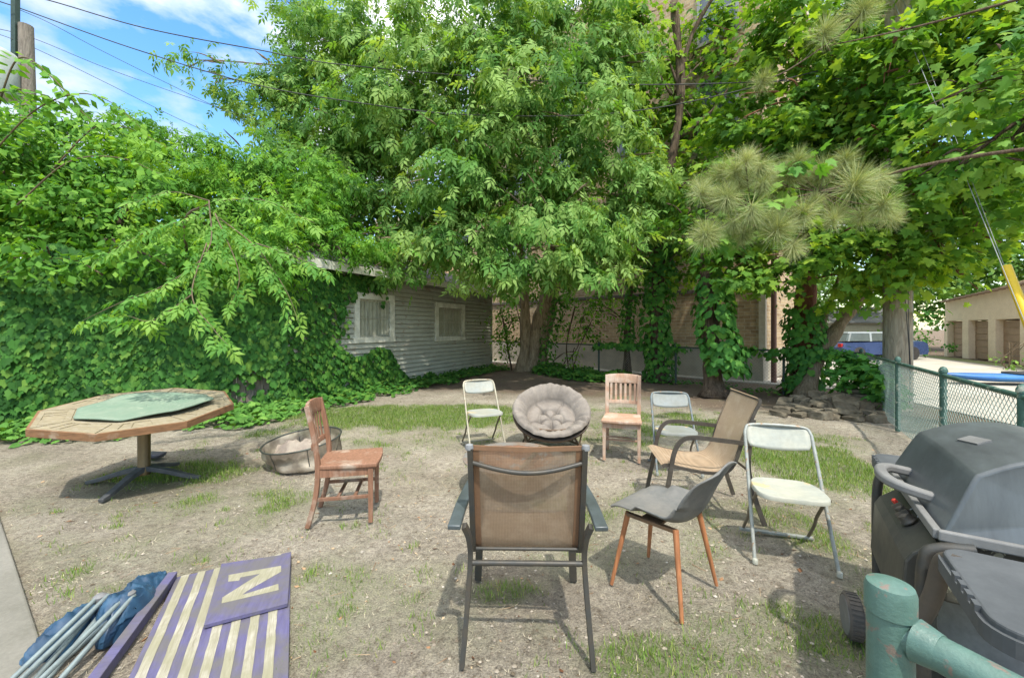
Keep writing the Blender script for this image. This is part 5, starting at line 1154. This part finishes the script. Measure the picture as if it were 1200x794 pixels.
# --- upturned wire screen on the left
ws = empty('fire_screen', (-2.33, 4.55, 0), R(-8), 'dented round wire fire screen lying upturned left of the reddish wooden chair', 'fire screen')
RS = .41; tl = Matrix.Translation((0, 0, .27)) @ Matrix.Rotation(R(7), 4, 'X') @ Matrix.Rotation(R(-5), 4, 'Y')
def scr(u, v):
    th = u*2*math.pi; r = RS*(1-.16*v**.7) if v < .8 else RS*(.86-(v-.8)*3.6); h = -.25*min(1, v/.8)
    d = 1+.22*mnoise.noise(Vector((math.cos(th)*1.6, math.sin(th)*1.6, v*2)))*v*2+.05*math.sin(th*7+v*4)*v
    p = tl @ Vector((r*d*math.cos(th), r*d*math.sin(th)*.95, h+.012*math.sin(th*5)*v)); p.z = max(p.z, .012+.004*math.sin(th*9)); return p
m, t, n, l, b = newmat('wire_mesh_screen'); b.inputs['Base Color'].default_value = (.13, .105, .08, 1); b.inputs['Roughness'].default_value = .6; b.inputs['Metallic'].default_value = .4
f = noise_(n, l, coords(n, l, 'Object'), 5, 6, .6); l.new(rampn(n, l, f, [(.3, (.12, .095, .07)), (.5, (.27, .225, .17)), (.62, (.44, .385, .30))]), b.inputs['Base Color'])
tp_ = n.new('ShaderNodeBsdfTransparent'); ms = n.new('ShaderNodeMixShader'); ms.inputs['Fac'].default_value = .16; l.new(b.outputs['BSDF'], ms.inputs[1]); l.new(tp_.outputs['BSDF'], ms.inputs[2]); l.new(ms.outputs['Shader'], n['Material Output'].inputs['Surface'])
MB().grid(72, 24, scr, closed_u=True).build('mesh_basket', m, ws, smooth=45)
MB().tube([tl @ Vector((RS*math.cos(a), RS*.95*math.sin(a), .0)) for a in [i*math.pi/24 for i in range(48)]], .009, 8, closed=True).build('rim', worn('dark_rim', (.10, .115, .10), (.06, .06, .05), .4, metal=.4), ws, smooth=60)
mb = MB()
for a0 in (20, 75, 130): mb.tube([scr(a0/360, v)+Vector((0, 0, .004)) for v in (0, .3, .6, .8, .9, 1)]+[scr(a0/360+.5, v)+Vector((0, 0, .004)) for v in (1, .9, .8, .6, .3, 0)], .005, 6)
mb.build('wire_rib', MC['dark_rim'], ws, smooth=60)
mb = MB(); mb.grid(30, 24, lambda u, v: Vector(((u-.5)*.60*(1-.25*(2*v-1)**2), (v-.5)*.52*(1-.25*(2*u-1)**2), .13+.10*mnoise.noise(Vector((u*4, v*4, 1)))+.03*mnoise.noise(Vector((u*11, v*11, 1)))+.10*math.sin(u*3.1)*math.sin(v*3.1))))
cl = mb.build('ash_cloth', worn('brown_grey_cloth', (.20, .15, .135), (.33, .28, .22), .9, scale=6), smooth=180); cl.location = (-2.35, 4.58, 0); tag(cl, 'crumpled dull brown cloth lying inside the upturned wire screen', 'cloth')

# --- octagonal card table
tt = empty('card_table', (-3.62, 4.03, 0), 0, 'weathered octagonal card table with green felt top on a single brass column', 'table')
ldir = Vector((.50, -.87, 0)); axis = Vector((0, 0, 1)).cross(ldir).normalized()
TM = Matrix.Translation((0, -.02, .735)) @ Matrix.Rotation(R(6.5), 4, axis)
def octo(r, z=0, ph=20): return [(r*math.cos(R(ph+45*k)), r*math.sin(R(ph+45*k))) for k in range(8)]
RO = .765
def ring_prism(ro, ri, z0, z1):
    a_, b_ = octo(ro), octo(ri); mb_ = MB(); vv = []
    for z in (z0, z1):
        for p in a_+b_: vv.append(TM @ Vector((p[0], p[1], z)))
    ff = []
    for k in range(8):
        j = (k+1) % 8; ff += [(k, j, 16+j, 16+k), (8+j, 8+k, 24+k, 24+j), (16+k, 16+j, 24+j, 24+k), (j, k, 8+k, 8+j)]
    return mb_.add(vv, ff)
M_edge = wood('edge_band', (.24, .125, .06), (.13, .07, .035), (.40, .33, .24), grain=(3, 3, 14), pale_amt=.12); M_ply = worn('weathered_ply', (.34, .285, .18), (.20, .165, .10), .8, scale=5, amt=.7, worn_c=(.28, .24, .17), worn_amt=.3, stretch=(2, 6, 1))
ring_prism(RO, RO-.02, -.062, .0).build('edge_band', M_edge, tt)
mb = MB(); mb.prism(octo(RO-.021), -.050, -.005, TM); mb.build('tabletop', M_ply, tt)
def rim_piece(k):
    a_, b_ = octo(RO-.02), octo(.50); j = (k+1) % 8; mb_ = MB()
    A, B, C_, D = [Vector((*q, 0)) for q in (a_[k], a_[j], b_[j], b_[k])]
    # rim segment as frame round a chip tray
    def L2(u, v): return A.lerp(B, u).lerp(D.lerp(C_, u), v)
    for u0, u1, v0, v1 in ((.02, .98, 0, .16), (.02, .98, .80, 1), (.02, .20, .16, .80), (.62, .98, .16, .80), (.30, .36, .16, .80)):
        q_ = [L2(u0, v0), L2(u1, v0), L2(u1, v1), L2(u0, v1)]
        mb_.add([TM @ (p+Vector((0, 0, -.018))) for p in q_]+[TM @ (p+Vector((0, 0, .002))) for p in q_], [(3, 2, 1, 0), (4, 5, 6, 7), (0, 1, 5, 4), (1, 2, 6, 5), (2, 3, 7, 6), (3, 0, 4, 7)])
    return mb_
for k in range(8): rim_piece(k).build('tray_rim', M_ply, tt, bevel=.002)
def felt(u, v):
    th = u*2*math.pi; r0 = .525*math.cos(R(22.5))/math.cos(((th-R(20)) % R(45))-R(22.5)); r = r0*v
    wave = (.050*max(0, math.cos(th-R(-15)))**3+.022*max(0, math.sin(th*3+.4)))*v**3; r *= 1-.10*max(0, math.cos(th-R(-50)))**4+.06*max(0, math.cos(th-R(10)))**3
    return TM @ Vector((r*math.cos(th)+.03, r*math.sin(th)+.02, .012+wave))
mb = MB(); mb.grid(64, 12, felt, closed_u=True); fo = mb.build('felt_top', worn('green_felt', (.15, .235, .165), (.22, .28, .205), .9, scale=4, amt=.6, worn_c=(.24, .29, .21), worn_amt=.1), tt, smooth=40)
q = fo.modifiers.new('s', 'SOLIDIFY'); q.thickness = .014; q.offset = -1
M_brass = worn('aged_brass', (.20, .14, .07), (.12, .09, .05), .35, scale=6, metal=.6, stretch=(1, 1, .3))
MB().lathe([(.055, .07), (.055, .12), (.051, .13), (.051, .68)], 24).build('column', M_brass, tt, smooth=50)
M_blackm = worn('black_metal', (.05, .055, .06), (.12, .12, .12), .45, scale=8)
for k in range(4):
    a = R(-82+90*k); d_ = Vector((math.cos(a), math.sin(a), 0))
    MB().bar(catmull([tuple(d_*.03+Vector((0, 0, .13))), tuple(d_*.18+Vector((0, 0, .10))), tuple(d_*.40+Vector((0, 0, .035))), tuple(d_*.50+Vector((0, 0, .014)))], 5), .055, .04, scales=[1.25-.5*i/15 for i in range(16)]).build('foot', M_blackm, tt, smooth=50, bevel=.004)
MB().box((0, 0, .672), (.42, .42, .02), TM.to_3x3()).build('mount_plate', M_blackm, tt)
ds = stone(.12, 99, .3); ob_ = link('debris', ds, worn('dark_bag', (.06, .06, .075), (.1, .1, .11), .6), smooth=60); ob_.location = (-4.15, 4.75, .04); tag(ob_, 'small dark crumpled rag on the dirt behind the card table column', 'rag')

# --- striped boards
bo = G(215, 675); d_ = Vector((.467, -.884, 0)); w_ = Vector((.9, .436, 0)); d_ = (G(338, 800)-G(341, 650)).normalized(); w_ = Vector((-d_.y, d_.x, 0))
W_ = .60; L_ = 1.55
O_ = G(341, 650)-w_*W_
bt = empty('painted_board', O_, math.atan2(w_.y, w_.x), 'large purple and cream striped painted board lying on the dirt', 'board')
M_purp = wood('purple_paint', (.105, .096, .19), (.07, .063, .12), (.115, .108, .09), grain=(10, 1.5, 10), pale_amt=.5); M_cream = wood('cream_paint', (.40, .375, .31), (.16, .14, .10), (.22, .21, .13), grain=(26, 2.0, 26), pale_amt=.7)
MB().box((W_/2, -L_/2, .014), (W_, L_, .020)).build('panel', M_purp, bt, bevel=.003)
nst = 7; pitch = W_/ (nst+.55)
for k in range(nst):
    x0 = pitch*(k+.32); wd = pitch*.50; mb = MB(); n2 = 26
    vv = []; 
    for i in range(n2+1):
        y = -L_*i/n2*.998-.002; e1, e2 = rnd.uniform(-.0018, .0018), rnd.uniform(-.0018, .0018); vv += [Vector((x0+e1, y, .0262)), Vector((x0+wd+e2, y, .0262))]
    mb.add(vv, [(2*i, 2*i+1, 2*i+3, 2*i+2) for i in range(n2)]).build('stripe', M_cream, bt)
# the small board with the letter
def inv_px(cx_, cy_): return G(150+cx_*.194, 640+cy_*.194, .05)
c0, c1_, c2_ = inv_px(565, 102), inv_px(985, 40), inv_px(965, 340); c3 = inv_px(458, 472)
nb = empty('letter_board', c0, math.atan2((c1_-c0).y, (c1_-c0).x), 'smaller purple board with a cream letter N lying across the striped board', 'board'); nb.location.z = .0
Mi = Matrix.Rotation(-nb.rotation_euler.z, 4, 'Z') @ Matrix.Translation((-c0.x, -c0.y, 0))
bp = [Mi @ p for p in (c0, c1_, c2_, c3)]
MB().prism([(p.x, p.y) for p in bp][::-1], .030, .050).build('panel', M_purp, nb, bevel=.002)
NP = [(608, 172), (925, 116), (925, 152), (720, 268), (690, 292), (908, 225), (910, 262), (600, 335), (565, 342), (570, 308), (800, 163), (680, 186), (672, 205), (605, 212)]
mb = MB(); mb.prism([tuple((Mi @ inv_px(*q))[:2]) for q in NP][::-1], .050, .0515); mb.build('letter', M_cream, nb)
pk_ = G(202, 682), G(108, 812); dv = (pk_[1]-pk_[0]); pkr = empty('plank', pk_[0], math.atan2(dv.y, dv.x), 'narrow purple plank on edge between the folded blue chair and the striped board', 'plank')
MB().box((.62, 0, .033), (1.24, .045, .06), Matrix.Rotation(R(-6), 3, 'X')).build('plank_body', M_purp, pkr, bevel=.003)

# --- folded blue camp chair
fc = empty('folded_chair', (-2.06, 2.13, 0), R(99), 'folded camp chair of dark blue fabric and pale grey tubes, lying at the lower left', 'folded chair')
m, t, n, l, b = newmat('blue_fabric'); f = noise_(n, l, coords(n, l, 'Object'), 9, 6, .6)
l.new(rampn(n, l, f, [(.3, (.010, .030, .065)), (.55, (.020, .060, .115)), (.75, (.045, .11, .18))]), b.inputs['Base Color']); b.inputs['Roughness'].default_value = .45; b.inputs['Specular IOR Level'].default_value = .5
def blob(cx_, cy_, lx, ly, hz, seed, ridg=.05):
    def fn(u, v):
        th = u*2*math.pi; ph = v*math.pi; x = math.cos(ph); rr = math.sin(ph)**.7
        p = Vector((x*lx, math.cos(th)*rr*ly, abs(math.sin(th))*rr*hz if math.sin(th) > 0 else -.01))
        q1 = mnoise.noise(Vector((p.x*5+seed, p.y*16, p.z*8))); q2 = 1-abs(mnoise.noise(Vector((p.x*9+seed*2, p.y*34+p.x*8, p.z*20))))*2.6+.25*(1-abs(mnoise.noise(Vector((p.x*22+seed*2, p.y*20-p.x*12, p.z*20))))*3)
        k_ = ridg*(q1+.55*q2)*rr; return Vector((cx_+p.x+k_*.4, cy_+p.y*(1+k_*4)+k_*.6, max(.0, p.z+k_*(1 if p.z > .005 else 0))))
    return fn
mb = MB(); mb.grid(110, 70, blob(.10, -.02, .23, .095, .085, 3, .045)); mb.build('fabric', m, fc, smooth=180)
mb = MB(); mb.grid(90, 50, blob(-.06, -.10, .17, .07, .11, 9, .06)); mb.build('fabric', m, fc, smooth=180)
mb = MB(); mb.grid(90, 50, blob(-.14, .10, .20, .07, .08, 14, .05)); mb.build('fabric', m, fc, smooth=180)
M_tube = worn('pale_tube', (.33, .40, .40), (.22, .26, .26), .35, scale=10, metal=.4)
M_joint = worn('joint', (.08, .08, .08), (.2, .2, .2), .5)
tubes = [((-.04, .06, .13), (-.75, .03, .045)), ((-.03, .05, .10), (-.74, -.07, .02)), ((-.02, .02, .13), (-.78, -.02, .06)), ((-.05, -.08, .135), (-.80, -.10, .07)), ((-.04, -.11, .13), (-.80, -.17, .035)), ((-.10, .0, .08), (-.78, -.13, .02)), ((-.02, -.10, .10), (-.76, .0, .015))]
for a_, b_ in tubes: MB().tube([a_, b_], .0115, 10).build('tube', M_tube, fc, smooth=60)
for p in ((-.03, .05, .125), (-.045, -.09, .135)): MB().lathe([(.008, -.018), (.026, -.015), (.028, .012), (.015, .022), (.004, .024)], 12, p).build('joint', M_joint, fc, smooth=50)

# ------------------------------------------------------------------ grill
ga_ = Vector((.555, .832, 0)); gl = empty('gas_grill', (1.51, 1.62, 0), math.atan2(ga_.y, ga_.x), 'black hooded gas grill with side shelves and weathered lid, in front of the green fence', 'grill')
# local +X runs towards the far shelf, local -Y towards the back of the grill
M_lid = worn('faded_black_lid', (.045, .050, .053), (.115, .132, .138), .38, scale=2.2, amt=.8, stretch=(1, 3, .6), spec=.45, bmp=.05)
M_plas = worn('grey_black_plastic', (.05, .056, .06), (.09, .098, .102), .6, scale=3, amt=.5)
M_gmet = worn('dark_grill_metal', (.042, .045, .043), (.075, .07, .055), .5, scale=5, metal=.2)
M_gplas = worn('grey_handle', (.21, .21, .20), (.14, .14, .135), .6, scale=4)
X0, X1 = -.21, .60; xm = (X0+X1)/2
sec = [(-.09, .80), (-.115, .86), (-.17, .985), (-.20, 1.015), (-.30, 1.065), (-.42, 1.085), (-.54, 1.06), (-.62, 1.0), (-.66, .90), (-.67, .80)]
def lidf(u, v):
    k = v*(len(sec)-1); i = min(int(k), len(sec)-2); f = k-i; y = sec[i][0]*(1-f)+sec[i+1][0]*f; z = sec[i][1]*(1-f)+sec[i+1][1]*f
    zn = (z-.80)/.285; ins = .075*zn**1.5; s2 = 2*u-1; x = xm+s2*((X1-X0)/2-ins)
    return Vector((x, y, z-.0*abs(s2)+.012*(1-s2*s2)*zn))
sc_ = catmull([(0, a_, b_) for a_, b_ in sec], 3); sec = [(p.y, p.z) for p in sc_]
mb = MB(); nv_ = len(sec); mb.grid(13, nv_, lambda u, v: lidf(u, v))
for s_ in (0, 1):
    rim_ = [lidf(s_, k/(nv_-1)) for k in range(nv_)]; ce = Vector((xm+(s_*2-1)*(.355), -.40, .90))
    mids = [p.lerp(Vector((xm+(s_*2-1)*.40, -.38, .80)), .0) for p in rim_]; b_ = len(mb.v)
    inner = [p.lerp(ce, .12)+Vector(((s_*2-1)*-.004, 0, 0)) for p in rim_]; mb.v += [tuple(p) for p in rim_+inner]+[tuple(ce)]
    for k in range(nv_-1): mb.f += [(b_+k, b_+k+1, b_+nv_+k+1, b_+nv_+k), (b_+nv_+k, b_+nv_+k+1, b_+2*nv_)]
    mb.f.append((b_, b_+nv_, b_+2*nv_, b_+2*nv_-1, b_+nv_-1))
me_ = mb.build('lid', M_lid, gl, fix=False)
bm = bmesh.new(); bm.from_mesh(me_.data); bmesh.ops.remove_doubles(bm, verts=bm.verts, dist=.0005); bmesh.ops.recalc_face_normals(bm, faces=bm.faces); bm.to_mesh(me_.data); bm.free(); me_.data.shade_smooth(); me_.data.set_sharp_from_angle(angle=R(60))
bv = me_.modifiers.new('b', 'BEVEL'); bv.width = .012; bv.segments = 3; bv.angle_limit = R(35)
rimp = [Vector((X0-.008, -.075, .80)), Vector((X1+.008, -.075, .80)), Vector((X1+.008, -.675, .80)), Vector((X0-.008, -.675, .80))]
mb = MB()
for k in range(4):
    p, q_ = rimp[k], rimp[(k+1) % 4]; mb.bar([p, q_], .024, .034)
mb.build('rim', M_gplas, gl, bevel=.005)
MB().prism([(X0+.02, -.095), (X1-.02, -.095), (X1-.05, -.65), (X0+.05, -.65)][::-1], .56, .785).build('firebox', worn('greasy_metal', (.11, .11, .09), (.045, .045, .04), .6, scale=18, worn_c=(.30, .31, .24), worn_amt=.3, metal=.3), gl, bevel=.01)
# control panel with sloped top, only as wide as the firebox
cp = [(-.02, .70), (.0, .665), (.015, .44), (-.05, .42), (-.088, .50), (-.088, .755)]
mb = MB(); ring0 = [Vector((-.175, y, z)) for y, z in cp]; ring1 = [Vector((.43, y, z)) for y, z in cp]; nn = len(cp)
mb.add(ring0+ring1, [tuple(range(nn)), tuple(range(2*nn-1, nn-1, -1))]+[(i, nn+i, nn+(i+1) % nn, (i+1) % nn) for i in range(nn)]); mb.build('control_panel', M_gmet, gl, bevel=.008)
pn_n = Vector((0, .63, .78)).normalized()
for x, r_, m_ in ((.045, .029, M_iron), (.13, .024, M_iron), (.215, .012, worn('red_button', (.6, .05, .03), (.4, .04, .03), .4))):
    rot = pn_n.to_track_quat('Z', 'Y').to_matrix().to_4x4(); p = Vector((x, -.052, .735)); mb = MB(); mb.lathe([(.004, 0), (r_, 0), (r_, .004), (r_*.82, .010), (r_*.78, .03), (r_*.2, .034)], 20)
    if r_ > .02: mb.box((0, 0, .036), (r_*.3, r_*1.5, .012))
    if r_ > .02: q9 = MB().box((0, r_*1.35, .004), (.004, .012, .003)).build('knob_mark', worn('white_mark', (.6, .6, .56), (.4, .4, .4), .6), gl); q9.matrix_local = Matrix.Translation(p) @ rot
    o_ = mb.build('knob', m_, gl, smooth=40); o_.matrix_local = Matrix.Translation(p) @ rot
# handle
hp = catmull([(.02, -.125, .85), (.045, -.04, .865), (.12, .005, .872), (.24, .005, .872), (.33, -.035, .865), (.36, -.125, .85)], 7)
MB().bar(hp, .042, .036, up=Vector((0, 0, 1)), fixed=True).build('handle', M_gplas, gl, smooth=60, bevel=.010)
# shelves
def shelf(x0, x1, nm):
    sg = 1 if x1 > x0 else -1; a_, b_ = min(x0, x1), max(x0, x1)
    pl__ = rounded((b_-a_)/2, .24, .07, 6, (a_+b_)/2, -.30)
    mb_ = MB(); mb_.prism(pl__, .765, .79); o__ = mb_.build(nm, M_plas, gl, bevel=.006)
    mb_ = MB(); 
    for k in range(4): mb_.box(((a_+b_)/2-.1+.05*k+.02*sg, -.055, .768-.0), (.03, .012, .045))
    mb_.bar([(p[0], p[1], .752) for p in pl__]+[(pl__[0][0], pl__[0][1], .752)], .022, .042); mb_.build('shelf_skirt', M_plas, o__)
    return o__
shelf(.64, .93, 'side_shelf'); shelf(-.28, -.74, 'side_shelf')
# frame tubes: legs curve up into the shelf supports
for x in (-.235, .345+.27):
    mb = MB(); mb.tube(catmull([(x, -.04, .06), (x, -.035, .45), (x, -.04, .70), (x, -.075, .755), (x, -.16, .775)], 6), .021, 12); mb.build('frame_post', M_iron, gl, smooth=60)
    mb = MB(); mb.tube(catmull([(x, -.60, .0), (x, -.60, .5), (x, -.56, .72), (x, -.50, .76)], 6), .019, 12); mb.build('frame_post', M_iron, gl, smooth=60)
    MB().tube([(x, -.04, .12), (x, -.60, .10)], .016, 10).build('base_rail', M_iron, gl, smooth=60)
MB().tube(catmull([(-.235, .0, .42), (-.27, -.05, .60), (-.30, -.07, .74), (-.36, -.09, .77)], 6), .026, 12).build('frame_post', worn('brown_tube', (.10, .08, .06), (.07, .06, .05), .5, scale=8), gl, smooth=60)
mb = MB(); [mb.box((.19, -.32, .13+0), (.84, .5, .015))]; mb.build('base_shelf', M_gmet, gl)
MB().bar([(-.23, -.02, .11), (.62, -.02, .11)], .03, .02).build('base_rail', M_iron, gl)
MB().lathe([(.03, .15), (.14, .16), (.15, .2), (.15, .38), (.13, .44), (.06, .48), (.04, .5), (.02, .51)], 24, (.3, -.34, 0)).build('gas_bottle', worn('pale_bottle', (.30, .31, .30), (.2, .2, .2), .5), gl, smooth=50)
for x in (.40,):
    for y in (.085, -.62):
        wm = MB(); wm.lathe([(.055, -.026), (.092, -.030), (.100, -.022), (.100, .022), (.092, .030), (.055, .026)], 30); 
        for k in range(30):
            a = 2*math.pi*k/30; wm.box((math.cos(a)*.101, math.sin(a)*.101, 0), (.006, .012, .044), Matrix.Rotation(a, 3, 'Z'))
        wo = wm.build('wheel', worn('rubber', (.05, .052, .05), (.12, .10, .08), .85), gl, smooth=35); wo.location = (x, y, .1); wo.rotation_euler = (R(90), 0, R(8))
        MB().lathe([(.01, -.03), (.055, -.034), (.085, -.031), (.085, .031), (.055, .034), (.01, .03)], 24).build('hub', M_gplas, wo, smooth=40)
MB().box((.17, -.262, 1.060), (.12, .045, .008), Matrix.Rotation(R(-25), 3, 'X') @ Matrix.Rotation(R(14), 3, 'Z')).build('vent_cover', M_gplas, gl)
lf_ = scatter(T_SIMPLE, np.array([[1.86, 1.36, 1.098], [2.05, 1.45, 1.095]]), np.array([[1., .3, 0], [.4, 1, 0]]), np.array([[0, 0, 1.], [0, 0, 1.]]), np.array([.55, .35]), np.array([.9, .8]))
tag(leaves_obj('fallen_leaf', [lf_], M_near), 'small yellow-green fallen leaves on the grill lid', 'leaf')

# ------------------------------------------------------------------ green pipe railing
M_rail = worn('chipped_green_paint', (.092, .178, .145), (.055, .115, .092), .42, scale=20, amt=.8, worn_c=(.15, .115, .09), worn_amt=.10, spec=.6, bmp=.35)
rl = empty('railing', (.54, .585, 0), 0, 'chipped teal green pipe railing post and rail at the lower right corner', 'railing')
mb = MB(); mb.lathe([(.0265, -.02), (.0265, 1.095), (.0290, 1.097), (.0290, 1.128), (.0265, 1.136), (.010, 1.142), (.002, 1.1425)], 40); mb.build('post', M_rail, rl, smooth=45)
mb = MB(); mb.tube([(.010, -.012, 1.072), (.13, -.27, 1.066), (.60, -1.28, 1.05)], .0225, 28); mb.build('top_rail', M_rail, rl, smooth=60)
mb = MB(); mb.tube(catmull([(.03+.02*math.cos(a), -.03+.05*math.sin(a)*.0, 1.072) for a in (0, 1)], 2), .002, 4)
MB().tube([(.016, -.022, 1.0725), (.026, -.044, 1.0715)], .027, 28, rr=[.0285, .0235]).build('weld', M_rail, rl, smooth=60)
MB().tube([(-.075, .0, .962), (.0, .0, .962)], .022, 20, rr=[.0215, .022]).build('lower_rail', M_rail, rl, smooth=60)

# ------------------------------------------------------------------ groups of repeats
GRP = {'folding_chair': 'folding chairs set round the fire pit', 'wooden_chair': 'slat-back wooden chairs round the fire pit', 'patio_chair': 'mesh sling patio armchairs round the fire pit', 'climbing_vine': 'vines climbing the trees and fence',
       'power_line': 'power lines crossing the sky', 'maple_tree': 'maple trees on the right', 'background_tree': 'trees far behind the yard', 'sapling': 'saplings beside the box elder trunk', 'leafy_tree': 'trees behind the ivy fence', 'utility_pole': 'wooden utility poles'}
for o in bpy.data.objects:
    if o.parent is None:
        k = o.name.split('.')[0]
        if k in GRP: o['group'] = GRP[k]
